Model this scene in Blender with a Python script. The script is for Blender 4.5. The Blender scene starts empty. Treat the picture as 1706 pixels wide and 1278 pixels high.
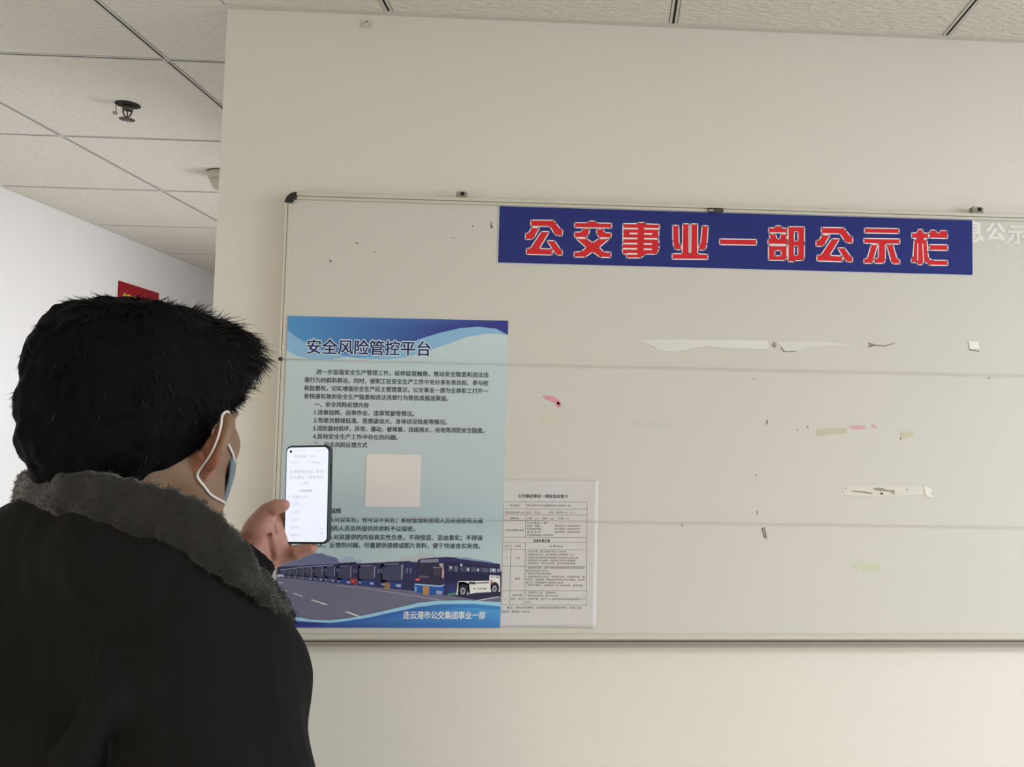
import bpy, bmesh, math, random
import numpy as np
from mathutils import Vector, Matrix
from mathutils.geometry import tessellate_polygon
random.seed(7); rng = np.random.default_rng(7)
C = bpy.context.scene.collection
sc = bpy.context.scene

# ---------------------------------------------------------------- camera
CAMZ = 1.62
FOC, CX, CY = 1465.0, 1109.36, 628.68
R_ = np.array([0.99792067, -0.06286447, 0.01422666])
U_ = np.array([-0.01839465, -0.06622804, 0.99763495])
F_ = np.array([0.06177359, 0.99582223, 0.0672467])
cam_d = bpy.data.cameras.new('camera'); cam = bpy.data.objects.new('camera', cam_d); C.objects.link(cam)
cam_d.sensor_fit = 'HORIZONTAL'; cam_d.sensor_width = 36
cam_d.lens = 36 * FOC / 1706
cam_d.shift_x = (853 - CX) / 1706; cam_d.shift_y = -(639 - CY) / 1706
cam_d.clip_start = .02
cam.matrix_world = Matrix(((R_[0], U_[0], -F_[0], 0), (R_[1], U_[1], -F_[1], 0), (R_[2], U_[2], -F_[2], CAMZ), (0, 0, 0, 1)))
sc.camera = cam

# ---------------------------------------------------------------- light + exposure
sc.view_settings.view_transform = 'Standard'; sc.view_settings.look = 'None'
sc.view_settings.gamma = 1; sc.view_settings.use_curve_mapping = False
sc.view_settings.exposure = 0.05
w = bpy.data.worlds.new('world'); sc.world = w; w.use_nodes = True
w.node_tree.nodes['Background'].inputs[0].default_value = (.75, .85, 1, 1)
w.node_tree.nodes['Background'].inputs[1].default_value = 1.0

def area(name, loc, target, sx, sy, power, col):
    l = bpy.data.lights.new(name, 'AREA'); l.shape = 'RECTANGLE'; l.size = sx; l.size_y = sy
    l.energy = power; l.color = col
    o = bpy.data.objects.new(name, l); C.objects.link(o); o.location = loc
    o.rotation_euler = (Vector(target) - Vector(loc)).to_track_quat('-Z', 'Y').to_euler()
    return o
# daylight through the window of the right-hand wall, light of the corridor's side opening, a ceiling lamp at right, two added unseen fills
area('ceiling_lamp', (2.8, -.05, 2.49), (2.8, -.05, 0), 1.0, .5, 69, (.91, .955, 1.05))
area('daylight_window', (4.3, .1, 1.8), (0.4, 1.5, 1.6), 1.5, 1.2, 58, (.91, .96, 1.08))
area('corridor_daylight', (0.2, 3.15, 1.75), (-2.2, 3.2, 1.35), 1.3, 1.3, 46, (.985, .98, 1.0))
area('rear_fill', (-.3, -1.7, 2.49), (-.3, -1.7, 0), 1.2, .6, 59, (1.0, .905, .70))  # unseen warm fill, added behind the camera to lift the board wall
area('corridor_fill', (-1.5, 6.6, 2.45), (-1.5, 6.6, 0), .6, .6, 6, (1.0, .94, .88))  # unseen small fill, added to brighten the far end of the corridor

# ---------------------------------------------------------------- geometry of the place
def ray(px, py):
    return F_ + R_ * (px - CX) / FOC - U_ * (py - CY) / FOC
def at(px, py, y):
    d = ray(px, py); p = d * (y / d[1]); return np.array([p[0], p[1], p[2] + CAMZ])
WALL_Y = 1.846; SURF_Y = 1.822; CEIL_Z = CAMZ + .8872
LEFT_X = -2.257; CORNER_X = float(at(370, 200, WALL_Y)[0]); RIGHT_X = 3.4; BACK_Y = -3.4; FAR_Y = 8.2
TX0, TY0, TS = -1.0817, 2.1295, .6

# ---------------------------------------------------------------- helpers
def lin(c):
    return tuple((v / 255 / 12.92) if v / 255 <= .04045 else ((v / 255 + .055) / 1.055) ** 2.4 for v in c)
LIT = (.70, .66, .60)
def P(r, g, b, k=1.0):
    return tuple(min(.9, v / l * k) for v, l in zip(lin((r, g, b)), LIT)) + (1,)

def mat(name, col, rough=.6, metal=0., bump=None, bscale=40, bstr=.2, var=0., vscale=6, spec=.5, emit=None, sheen=0., sss=0., attr=None, detail=4, dist=.002, stretch=None):
    m = bpy.data.materials.new(name); m.use_nodes = True
    nt = m.node_tree; b = nt.nodes['Principled BSDF']
    b.inputs['Base Color'].default_value = tuple(col[:3]) + (1,)
    b.inputs['Roughness'].default_value = rough; b.inputs['Metallic'].default_value = metal
    b.inputs['Specular IOR Level'].default_value = spec
    if sheen:
        b.inputs['Sheen Weight'].default_value = sheen; b.inputs['Sheen Roughness'].default_value = .5
    if sss:
        b.inputs['Subsurface Weight'].default_value = sss
        b.inputs['Subsurface Radius'].default_value = (.01, .004, .002); b.inputs['Subsurface Scale'].default_value = 1
    if emit:
        b.inputs['Emission Color'].default_value = tuple(emit[:3]) + (1,); b.inputs['Emission Strength'].default_value = emit[3]
    tc = nt.nodes.new('ShaderNodeTexCoord'); src = tc.outputs['Object']
    if stretch:
        mp = nt.nodes.new('ShaderNodeMapping'); mp.inputs['Scale'].default_value = stretch
        nt.links.new(src, mp.inputs['Vector']); src = mp.outputs['Vector']
    if attr:
        a = nt.nodes.new('ShaderNodeAttribute'); a.attribute_name = attr
        nt.links.new(a.outputs['Color'], b.inputs['Base Color'])
    if var:
        n = nt.nodes.new('ShaderNodeTexNoise'); n.inputs['Scale'].default_value = vscale; n.inputs['Detail'].default_value = 5
        nt.links.new(src, n.inputs['Vector'])
        mx = nt.nodes.new('ShaderNodeMix'); mx.data_type = 'RGBA'
        mx.inputs[6].default_value = tuple(max(0, c * (1 - var)) for c in col[:3]) + (1,)
        mx.inputs[7].default_value = tuple(min(1, c * (1 + var)) for c in col[:3]) + (1,)
        nt.links.new(n.outputs['Fac'], mx.inputs[0]); nt.links.new(mx.outputs[2], b.inputs['Base Color'])
    if bump:
        if bump == 'noise':
            n = nt.nodes.new('ShaderNodeTexNoise'); n.inputs['Scale'].default_value = bscale; n.inputs['Detail'].default_value = detail; out = n.outputs['Fac']
        else:
            n = nt.nodes.new('ShaderNodeTexVoronoi'); n.inputs['Scale'].default_value = bscale; out = n.outputs['Distance']
        nt.links.new(src, n.inputs['Vector'])
        bp = nt.nodes.new('ShaderNodeBump'); bp.inputs['Strength'].default_value = bstr; bp.inputs['Distance'].default_value = dist
        nt.links.new(out, bp.inputs['Height']); nt.links.new(bp.outputs['Normal'], b.inputs['Normal'])
    return m

def mesh_obj(name, verts, faces, m=None, parent=None, smooth=False, base=(0, 0, 0)):
    me = bpy.data.meshes.new(name)
    b = np.array(base, float)
    me.from_pydata([tuple(np.array(v, float) - b) for v in verts], [], [tuple(f) for f in faces])
    me.update()
    if m: me.materials.append(m)
    if smooth: me.polygons.foreach_set('use_smooth', [True] * len(me.polygons))
    o = bpy.data.objects.new(name, me); C.objects.link(o)
    if parent: o.parent = parent
    else: o.location = base
    return o

def tag(o, label=None, cat=None, group=None, kind=None):
    if label: o['label'] = label
    if cat: o['category'] = cat
    if group: o['group'] = group
    if kind: o['kind'] = kind
    return o
def empty(name, loc, label=None, cat=None, group=None, kind=None):
    o = bpy.data.objects.new(name, None); C.objects.link(o); o.location = loc; o.empty_display_size = .05
    return tag(o, label, cat, group, kind)

class MB:
    def __init__(s): s.v = []; s.f = []
    def add(s, v, f):
        n = len(s.v); s.v += [tuple(map(float, p)) for p in v]; s.f += [tuple(i + n for i in q) for q in f]
    def box(s, a, b):
        x0, y0, z0 = a; x1, y1, z1 = b
        s.add([(x0, y0, z0), (x1, y0, z0), (x1, y1, z0), (x0, y1, z0), (x0, y0, z1), (x1, y0, z1), (x1, y1, z1), (x0, y1, z1)],
              [(0, 3, 2, 1), (4, 5, 6, 7), (0, 1, 5, 4), (1, 2, 6, 5), (2, 3, 7, 6), (3, 0, 4, 7)])
    def tube(s, pts, r, n=10, closed=False):
        pts = [np.array(p, float) for p in pts]; rr = r if hasattr(r, '__len__') else [r] * len(pts)
        rings = []; up = np.array([.13, .27, .95])
        for i, p in enumerate(pts):
            a = pts[max(0, i - 1)]; b = pts[min(len(pts) - 1, i + 1)]; t = b - a; t /= np.linalg.norm(t) + 1e-12
            u = np.cross(t, up); u /= np.linalg.norm(u) + 1e-12; w_ = np.cross(t, u); up = np.cross(u, t)
            rings.append([p + rr[i] * (math.cos(2 * math.pi * k / n) * u + math.sin(2 * math.pi * k / n) * w_) for k in range(n)])
        f = []
        for i in range(len(pts) - 1):
            for k in range(n): f.append((i * n + k, i * n + (k + 1) % n, (i + 1) * n + (k + 1) % n, (i + 1) * n + k))
        f.append(tuple(range(n))[::-1]); f.append(tuple(range((len(pts) - 1) * n, len(pts) * n)))
        s.add([q for r_ in rings for q in r_], f)
    def lathe(s, prof, c, n=24, axis='z'):
        v = []; f = []
        for (r, h) in prof:
            for k in range(n):
                a = 2 * math.pi * k / n
                q = (r * math.cos(a), r * math.sin(a), h) if axis == 'z' else (r * math.cos(a), h, r * math.sin(a))
                v.append((c[0] + q[0], c[1] + q[1], c[2] + q[2]))
        for i in range(len(prof) - 1):
            for k in range(n): f.append((i * n + k, i * n + (k + 1) % n, (i + 1) * n + (k + 1) % n, (i + 1) * n + k))
        f.append(tuple(range(n))[::-1]); f.append(tuple(range((len(prof) - 1) * n, len(prof) * n)))
        s.add(v, f)
    def build(s, name, m, parent=None, smooth=False, base=None, bevel=0):
        if base is None:
            base = world_loc(parent) if parent else (0, 0, 0)
        o = mesh_obj(name, s.v, s.f, m, parent, smooth, base)
        if bevel:
            md = o.modifiers.new('bevel', 'BEVEL'); md.width = bevel; md.segments = 2; md.limit_method = 'ANGLE'
        return o
def world_loc(o):
    p = Vector((0, 0, 0))
    while o is not None: p += o.location; o = o.parent
    return tuple(p)

# ---- flat print on a plane parallel to the board wall (or any mapping)
class Print:
    """flat polygons with corner colours; points given by mapping(a, b) -> (x, y, z) on the sheet, layer lifts them off it"""
    def __init__(s, mapping, normal=(0, -1, 0), step=.00012):
        s.m = mapping; s.n = np.array(normal, float); s.step = step; s.v = []; s.f = []; s.c = []
    def tri(s, pts3, faces, cols, layer):
        n = len(s.v); s.v += [tuple(p + s.n * s.step * layer) for p in pts3]
        for q in faces: s.f.append(tuple(i + n for i in q)); s.c += [cols[i] for i in q]
    def poly(s, pts, col, layer=1, cols=None):
        p3 = [np.array(s.m(*p)) for p in pts]
        tr = tessellate_polygon([[Vector(p) for p in p3]])
        s.tri(p3, tr, cols or [col] * len(pts), layer)
    def line(s, pts, w_, col, layer=1):
        for (a, b) in zip(pts[:-1], pts[1:]):
            dx, dy = b[0] - a[0], b[1] - a[1]; L = math.hypot(dx, dy) or 1; nx, ny = -dy / L * w_ / 2, dx / L * w_ / 2
            s.poly([(a[0] + nx, a[1] + ny), (b[0] + nx, b[1] + ny), (b[0] - nx, b[1] - ny), (a[0] - nx, a[1] - ny)], col, layer)
    def outline(s, pts, w_, col, layer):
        s.line(list(pts) + [pts[0]], w_, col, layer)
        for p in pts:
            s.poly([(p[0] + w_ / 2 * math.cos(k * math.pi / 4), p[1] + w_ / 2 * math.sin(k * math.pi / 4)) for k in range(8)], col, layer)
    def disc(s, c, r, col, layer=1, ry=None):
        ry = ry or r
        s.poly([(c[0] + r * math.cos(k * math.pi / 8), c[1] + ry * math.sin(k * math.pi / 8)) for k in range(16)], col, layer)
    def text(s, body, a, b, h, col, layer=3, bold=0., slant=0.):
        """ink runs from a=(x, z) to b=(x, z) in metres in the mapping plane's own metres frame s.tm"""
        v, f = text_mesh(body, 0.)
        x0, x1 = v[:, 0].min(), v[:, 0].max()
        if bold:
            n0 = len(v); sh = [(-bold, -bold * .6), (bold, -bold * .6), (-bold, bold * .6), (bold, bold * .6)]
            if bold > .05: sh += [(0, bold * 1.1), (0, -bold * 1.1), (bold * 1.1, 0), (-bold * 1.1, 0)]
            v = np.concatenate([v + np.array(q) for q in sh]); f = [tuple(i + n0 * k for i in q) for k in range(len(sh)) for q in f]
        a = np.array(a, float); b = np.array(b, float); d = b - a; L = np.linalg.norm(d); d /= L; up = np.array([-d[1], d[0]])
        vv = [a + d * ((p[0] - x0) / (x1 - x0) * L) + up * ((p[1] - .37) * h) for p in v]
        n1 = len(vv) if not bold else n0; nf = len(f) if not bold else len(f) // len(sh)
        for k in range(len(vv) // n1):          # copies never share a plane
            s.tri([np.array(s.tm(*q)) for q in vv[k * n1:(k + 1) * n1]], [tuple(i - k * n1 for i in q) for q in f[k * nf:(k + 1) * nf]], [col] * n1, layer + k * .12)
    def build(s, name, m, parent=None, base=None):
        if base is None: base = world_loc(parent) if parent else (0, 0, 0)
        o = mesh_obj(name, s.v, s.f, m, parent, False, base)
        ca = o.data.color_attributes.new('Col', 'FLOAT_COLOR', 'CORNER')
        ca.data.foreach_set('color', np.array(s.c, np.float32).ravel())
        return o
_tcache = {}
def text_mesh(body, bold=0.):
    key = (body, bold)
    if key in _tcache: return _tcache[key]
    cu = bpy.data.curves.new('t', 'FONT'); cu.body = body; cu.size = 1; cu.resolution_u = 2; cu.offset = bold; cu.fill_mode = 'FRONT'
    o = bpy.data.objects.new('t', cu); C.objects.link(o)
    dg = bpy.context.evaluated_depsgraph_get(); me = bpy.data.meshes.new_from_object(o.evaluated_get(dg))
    v = np.array([tuple(x.co)[:2] for x in me.vertices]); f = [tuple(p.vertices) for p in me.polygons]
    bpy.data.objects.remove(o); bpy.data.curves.remove(cu); bpy.data.meshes.remove(me)
    _tcache[key] = (v, f); return v, f

# ---------------------------------------------------------------- materials
M = {}
M['wall'] = mat('wall_paint', (.80, .778, .715), .75, bump='noise', bscale=180, bstr=.12, var=.015, vscale=3)
M['wall_left'] = mat('corridor_paint', (.80, .80, .80), .75, bump='noise', bscale=160, bstr=.12, var=.01, vscale=2)
M['tile'] = mat('ceiling_plaster', (.80, .76, .68), .9, bump='noise', bscale=55, bstr=1.0, var=.05, vscale=55, dist=.006, detail=1, stretch=(1, 2.2, 1))
M['bar'] = mat('ceiling_bar_white', (.66, .64, .58), .5)
M['groove'] = mat('ceiling_bar_groove', (.012, .01, .008), .8)
M['floor'] = mat('floor_terrazzo', (.42, .40, .37), .35, var=.1, vscale=60)
M['void'] = mat('plenum', (.05, .05, .05), .9)
M['board'] = mat('whiteboard_enamel', (.675, .667, .615), .42, var=.018, vscale=1.5, spec=.45)
M['alu'] = mat('anodised_aluminium', (.66, .64, .56), .5, metal=.25, bump='noise', bscale=300, bstr=.05)
M['blackplastic'] = mat('black_plastic', (.012, .014, .016), .45)
M['steel'] = mat('dull_steel', (.30, .29, .25), .45, metal=.6, var=.1, vscale=80)
M['print'] = mat('printed_vinyl', (1, 1, 1), .5, attr='Col', spec=.2)
M['ink'] = mat('toner_print', (1, 1, 1), .8, attr='Col', spec=.2)
M['paper'] = mat('office_paper', (.70, .69, .70), .85, bump='noise', bscale=14, bstr=.25, dist=.004)
M['cord'] = mat('thin_grey_cord', (.62, .60, .54), .5)

# ---------------------------------------------------------------- room shell
def slab(name, a, b, m, kind='structure'):
    mb = MB(); mb.box(a, b); o = mb.build(name, m, base=a); o['kind'] = kind; return o
T = .2
slab('floor', (LEFT_X - T, BACK_Y - T, -.1), (RIGHT_X + T, FAR_Y + T, 0), M['floor'])
slab('wall_left', (LEFT_X - T, BACK_Y - T, 0), (LEFT_X, FAR_Y + T, CEIL_Z + .25), M['wall_left'])
slab('wall_board', (CORNER_X, WALL_Y, 0), (RIGHT_X + T, WALL_Y + .24, CEIL_Z + .25), M['wall'])
slab('wall_far', (LEFT_X, FAR_Y, 0), (.6, FAR_Y + T, CEIL_Z + .25), M['wall_left'])
slab('wall_back', (LEFT_X, BACK_Y - T, 0), (RIGHT_X + T, BACK_Y, CEIL_Z + .25), M['wall'])
# corridor's right side beyond the board wall, with an opening
mb = MB(); y0 = WALL_Y + .24
mb.box((CORNER_X, y0, 0), (CORNER_X + .2, 2.45, CEIL_Z + .25)); mb.box((CORNER_X, 2.45, 2.2), (CORNER_X + .2, 3.85, CEIL_Z + .25)); mb.box((CORNER_X, 3.85, 0), (CORNER_X + .2, FAR_Y, CEIL_Z + .25))
o = mb.build('wall_corridor', M['wall_left'], base=(CORNER_X, y0, 0)); o['kind'] = 'structure'
slab('wall_side', (.6, y0, 0), (.6 + .1, FAR_Y + T, CEIL_Z + .25), M['wall_left'])
# right wall with a window opening
mb = MB(); wy0, wy1, wz0, wz1 = -1.3, 1.35, .9, 2.25
mb.box((RIGHT_X, BACK_Y, 0), (RIGHT_X + T, WALL_Y, wz0)); mb.box((RIGHT_X, BACK_Y, wz1), (RIGHT_X + T, WALL_Y, CEIL_Z + .25))
mb.box((RIGHT_X, BACK_Y, wz0), (RIGHT_X + T, wy0, wz1)); mb.box((RIGHT_X, wy1, wz0), (RIGHT_X + T, WALL_Y, wz1))
o = mb.build('wall_right', M['wall'], base=(RIGHT_X, BACK_Y, 0)); o['kind'] = 'structure'
wf = empty('window_1', (RIGHT_X + .1, wy0, wz0), kind='structure')
M['upvc'] = mat('window_frame_white', (.75, .75, .73), .4)
for k in range(4):
    mb = MB(); yy = wy0 + (wy1 - wy0) * k / 3
    yy = min(max(yy - .025, wy0), wy1 - .05)
    mb.box((RIGHT_X + .08, yy, wz0), (RIGHT_X + .13, yy + .05, wz1)); mb.build('mullion', M['upvc'], wf)
for z in (wz0, wz1 - .05):
    mb = MB(); mb.box((RIGHT_X + .075, wy0, z), (RIGHT_X + .135, wy1, z + .05)); mb.build('window_rail', M['upvc'], wf)

# ceiling: slab above, exposed grid bars with a dark groove, tiles between
ceil = slab('ceiling', (LEFT_X - T, BACK_Y - T, CEIL_Z + .08), (RIGHT_X + T, FAR_Y + T, CEIL_Z + .2), M['void'])
cb = world_loc(ceil)
BW = .0165
tmesh = {}
def tile(x0, y0, x1, y1):
    if x1 - x0 < .02 or y1 - y0 < .02: return
    key = (round(x1 - x0, 3), round(y1 - y0, 3))
    if key not in tmesh:
        mb = MB(); W_, H_ = key; e = .0016
        g = BW / 2 + e
        v = [(g, g, 0), (W_ - g, g, 0), (W_ - g, H_ - g, 0), (g, H_ - g, 0)]
        v += [(x, y, .009) for x, y, _ in v]
        me = bpy.data.meshes.new('ceiling_tile')
        me.from_pydata(v, [], [(3, 2, 1, 0), (4, 5, 6, 7), (0, 1, 5, 4), (1, 2, 6, 5), (2, 3, 7, 6), (3, 0, 4, 7)])
        me.materials.append(M['tile']); tmesh[key] = me
    o = bpy.data.objects.new('ceiling_tile', tmesh[key]); C.objects.link(o); o.parent = ceil
    o.location = (x0 - cb[0], y0 - cb[1], CEIL_Z - .0012 + random.uniform(-.0004, .0004) - cb[2])
xs = [TX0 + TS * k for k in range(-12, 12)]; ys = [TY0 + TS * k for k in range(-12, 14)]
def cuts(vals, a, b): return [a] + [v for v in vals if a + .03 < v < b - .03] + [b]
def region(xa, ya, xb, yb, xcut=None, ycut=None):
    X = cuts(xs, xa, xb); Y = cuts(ys, ya, yb)
    for i in range(len(X) - 1):
        for j in range(len(Y) - 1):
            tile(X[i] - (BW / 2 if X[i] == xa else 0), Y[j] - (BW / 2 if Y[j] == ya else 0), X[i + 1] + (BW / 2 if X[i + 1] == xb else 0), Y[j + 1] + (BW / 2 if Y[j + 1] == yb else 0))
    def bar(a, b, horiz):
        w2 = BW / 2; gw = .0028
        mb = MB(); g = MB()
        if horiz:
            mb.box((xa, a - w2, CEIL_Z - .002), (xb, a - gw, CEIL_Z + .03)); mb.box((xa, a + gw, CEIL_Z - .002), (xb, a + w2, CEIL_Z + .03))
            g.box((xa, a - gw, CEIL_Z - .0012), (xb, a + gw, CEIL_Z + .03))
        else:
            mb.box((a - w2, ya, CEIL_Z - .0023), (a - gw, yb, CEIL_Z + .03)); mb.box((a + gw, ya, CEIL_Z - .0023), (a + w2, yb, CEIL_Z + .03))
            g.box((a - gw, ya, CEIL_Z - .0014), (a + gw, yb, CEIL_Z + .03))
        o = mb.build('ceiling_bar', M['bar'], ceil); go = g.build('groove', M['groove'], ceil); go.parent = o; return o
    for x in X[1:-1]: bar(x, 0, False)
    for y in Y[1:-1]: bar(y, 0, True)
region(LEFT_X, BACK_Y, CORNER_X - .0, FAR_Y)
region(CORNER_X, BACK_Y, RIGHT_X, WALL_Y)
# white angle trim where ceiling meets walls
def trim(n, a, b):
    o = slab('trim_%d' % n, a, b, M['bar']); return o
mb = MB()
trim(1, (CORNER_X - .002, WALL_Y - .016, CEIL_Z - .0035), (RIGHT_X, WALL_Y - .0002, CEIL_Z - .0008))
trim(2, (LEFT_X + .0002, BACK_Y, CEIL_Z - .0035), (LEFT_X + .012, FAR_Y, CEIL_Z - .0008))

# ---------------------------------------------------------------- sprinkler and smoke detector
d = ray(213, 173); p = d * (.8872 / d[2]); sx, sy = float(p[0]), float(p[1])
M['brass'] = mat('tarnished_metal', (.10, .09, .075), .45, metal=.7, var=.3, vscale=200)
spr = empty('fire_sprinkler', (sx, sy, CEIL_Z), 'small dark metal fire sprinkler hanging from the ceiling tile at left', 'sprinkler')
mb = MB(); mb.lathe([(.030, 0), (.031, -.0025), (.012, -.004)], (sx, sy, CEIL_Z - .0012), 28); mb.build('ceiling_opening', M['groove'], spr)
mb = MB(); mb.lathe([(.010, .002), (.0135, -.004), (.0135, -.013), (.008, -.016), (.004, -.017)], (sx, sy, CEIL_Z - .004), 20); mb.build('body', M['brass'], spr, True)
mb = MB()
for s in (-1, 1):
    mb.tube([(sx + s * .011, sy, CEIL_Z - .015), (sx + s * .0115, sy, CEIL_Z - .024), (sx + s * .007, sy, CEIL_Z - .034), (sx, sy, CEIL_Z - .040)], .0021, 8)
mb.build('frame_arm', M['brass'], spr, True)
mb = MB(); mb.tube([(sx, sy, CEIL_Z - .014), (sx, sy, CEIL_Z - .042)], .0018, 8); mb.build('glass_bulb', M['brass'], spr, True)
mb = MB(); n = 12; cz = CEIL_Z - .043
mb.lathe([(.006, .002), (.006, -.002)], (sx, sy, cz), 16)
for k in range(n):
    a = 2 * math.pi * k / n; ca, sa = math.cos(a), math.sin(a); t = .0030
    q = [(.004 * ca - t * .5 * sa, .004 * sa + t * .5 * ca), (.004 * ca + t * .5 * sa, .004 * sa - t * .5 * ca), (.019 * ca + t * sa, .019 * sa - t * ca), (.019 * ca - t * sa, .019 * sa + t * ca)]
    mb.add([(sx + x, sy + y, cz) for x, y in q] + [(sx + x, sy + y, cz - .0015) for x, y in q], [(0, 1, 2, 3), (7, 6, 5, 4), (0, 4, 5, 1), (1, 5, 6, 2), (2, 6, 7, 3), (3, 7, 4, 0)])
mb.build('deflector', M['brass'], spr)
mb = MB(); mb.tube([(sx - .027, sy, CEIL_Z - .003), (sx - .031, sy, CEIL_Z - .010), (sx - .030, sy, CEIL_Z - .022)], .0012, 6)
mb.box((sx - .037, sy - .003, CEIL_Z - .031), (sx - .027, sy + .001, CEIL_Z - .022)); mb.build('tag', mat('sprinkler_tag', (.45, .40, .36), .6), spr)

d = ray(377, 288); p = d * (.8872 / d[2]); dx_, dy_ = float(p[0]), float(p[1])
M['cream'] = mat('cream_plastic', (.50, .44, .36), .45)
smo = empty('smoke_detector', (dx_, dy_, CEIL_Z), 'round cream smoke detector on the ceiling, half hidden by the wall corner', 'smoke detector')
mb = MB(); mb.lathe([(.060, -.002), (.060, -.003), (.056, -.004)], (dx_, dy_, CEIL_Z), 32); mb.build('gasket', M['groove'], smo)
mb = MB(); mb.lathe([(.057, -.003), (.061, -.007), (.060, -.016), (.054, -.026), (.049, -.028)], (dx_, dy_, CEIL_Z), 36); mb.build('base_ring', M['cream'], smo, True)
mb = MB(); mb.lathe([(.050, -.027), (.050, -.032), (.045, -.046), (.038, -.058), (.022, -.063), (.002, -.064)], (dx_, dy_, CEIL_Z), 36); mb.build('sensor_dome', M['cream'], smo, True)

# ---------------------------------------------------------------- red plaque on the corridor wall
def left_at(px, py):
    d = ray(px, py); p = d * (LEFT_X / d[0]); return p[1], p[2] + CAMZ
ya, zt = left_at(197, 469); yb, _ = left_at(263, 488)
zt = 2.295; zb = zt - .24
M['red'] = mat('red_plaque', P(185, 5, 25), .35)
pq = empty('red_plaque', (LEFT_X, ya, zb), 'red plaque with yellow characters on the left corridor wall above the head', 'plaque')
mb = MB(); mb.box((LEFT_X + .0003, ya, zb), (LEFT_X + .006, yb, zt)); mb.build('panel', mat('red_acrylic', (.30, .003, .010), .45, spec=.15), pq)
pr = Print(None, (1, 0, 0)); pr.tm = lambda a, b: (LEFT_X + .0062, a, b)
pr.text('新春', (ya + .035, zt - .084), (ya + .165, zt - .084), .075, (.62, .5, .05, 1), 1, .03)
pr.build('lettering', M['print'], pq)

# ---------------------------------------------------------------- whiteboard
tl = at(478, 321, SURF_Y); bl = at(503, 1066, SURF_Y)
BX0 = float(tl[0]); BX1 = 1.16; BZ1 = float(at(500, 320.3, SURF_Y - .008)[2]); BZ0 = float(at(900, 1068, SURF_Y - .008)[2])
FW = .0135
FR_Y = SURF_Y - .007
wb = empty('whiteboard', (BX0, SURF_Y, BZ0), 'large wall-mounted whiteboard with aluminium frame and old tape marks', 'whiteboard')
R0 = .022
mb = MB()
mb.box((BX0 + FW * .6, SURF_Y, BZ0 + .004), (BX1 - FW * .6, WALL_Y - .004, BZ1 - .004)); mb.build('writing_surface', M['board'], wb)
def rail(name, x0, x1, z0, z1, horiz, split=.45, out=1):
    mb = MB()
    # rail of two ribs with a shallow groove between
    if horiz:
        h = z1 - z0; zs = z0 + h * split
        mb.box((x0, FR_Y, zs + .0006), (x1, WALL_Y - .002, z1)); mb.box((x0, FR_Y + .0016, z0), (x1, WALL_Y - .003, zs - .0006)); mb.box((x0, FR_Y + .004, zs - .0007), (x1, WALL_Y - .004, zs + .0007))
    else:
        h = x1 - x0; s_ = x0 + h * split
        mb.box((x0, FR_Y, z0), (s_ - .0006, WALL_Y - .002, z1)); mb.box((s_ + .0006, FR_Y + .0016, z0), (x1, WALL_Y - .003, z1)); mb.box((s_ - .0007, FR_Y + .004, z0), (s_ + .0007, WALL_Y - .004, z1))
    return mb.build(name, M['alu'], wb, bevel=.0006)
rail('top_rail', BX0 + R0, BX1 - R0, BZ1 - FW, BZ1, True)
rail('bottom_rail', BX0 + R0, BX1 - R0, BZ0, BZ0 + FW * .95, True, .15)
mb = MB(); mb.box((BX0 + R0, FR_Y + .003, BZ0 - .0018), (BX1 - R0, WALL_Y - .004, BZ0)); mb.build('rail_gap', M['groove'], wb)
mb = MB(); mb.box((BX0 + R0, FR_Y + .001, BZ0 - .0105), (BX1 - R0, WALL_Y - .004, BZ0 - .0019)); mb.build('lower_channel', mat('shaded_channel', (.30, .28, .235), .6), wb)  # channel colour kept dark to deepen the shadow under the board
rail('side_rail', BX0, BX0 + FW * .82, BZ0 + R0, BZ1 - R0, False)
rail('side_rail', BX1 - FW * .82, BX1, BZ0 + R0, BZ1 - R0, False)
for cx_, cz_, a0 in ((BX0 + R0, BZ1 - R0, 90), (BX1 - R0, BZ1 - R0, 0), (BX0 + R0, BZ0 + R0, 180), (BX1 - R0, BZ0 + R0, 270)):
    mb = MB(); n = 10; v = []; f = []
    for k in range(n + 1):
        a = math.radians(a0 + 90 * k / n)
        for r in (R0 - FW * .92, R0 + .0006):
            for y in (FR_Y - .0012, WALL_Y - .002): v.append((cx_ + r * math.cos(a), y, cz_ + r * math.sin(a)))
    for k in range(n):
        i = k * 4; j = i + 4
        f += [(i, i + 2, j + 2, j), (i + 1, j + 1, j + 3, i + 3), (i + 2, i + 3, j + 3, j + 2), (i, j, j + 1, i + 1)]
    f += [(0, 1, 3, 2), (n * 4, n * 4 + 2, n * 4 + 3, n * 4 + 1)]
    mb.add(v, f); o = mb.build('corner_cap', M['blackplastic'], wb); o['label'] = 'black rounded corner cap'
def wp(px, py, y=SURF_Y - .0004):
    return tuple(at(px, py, y))
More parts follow.
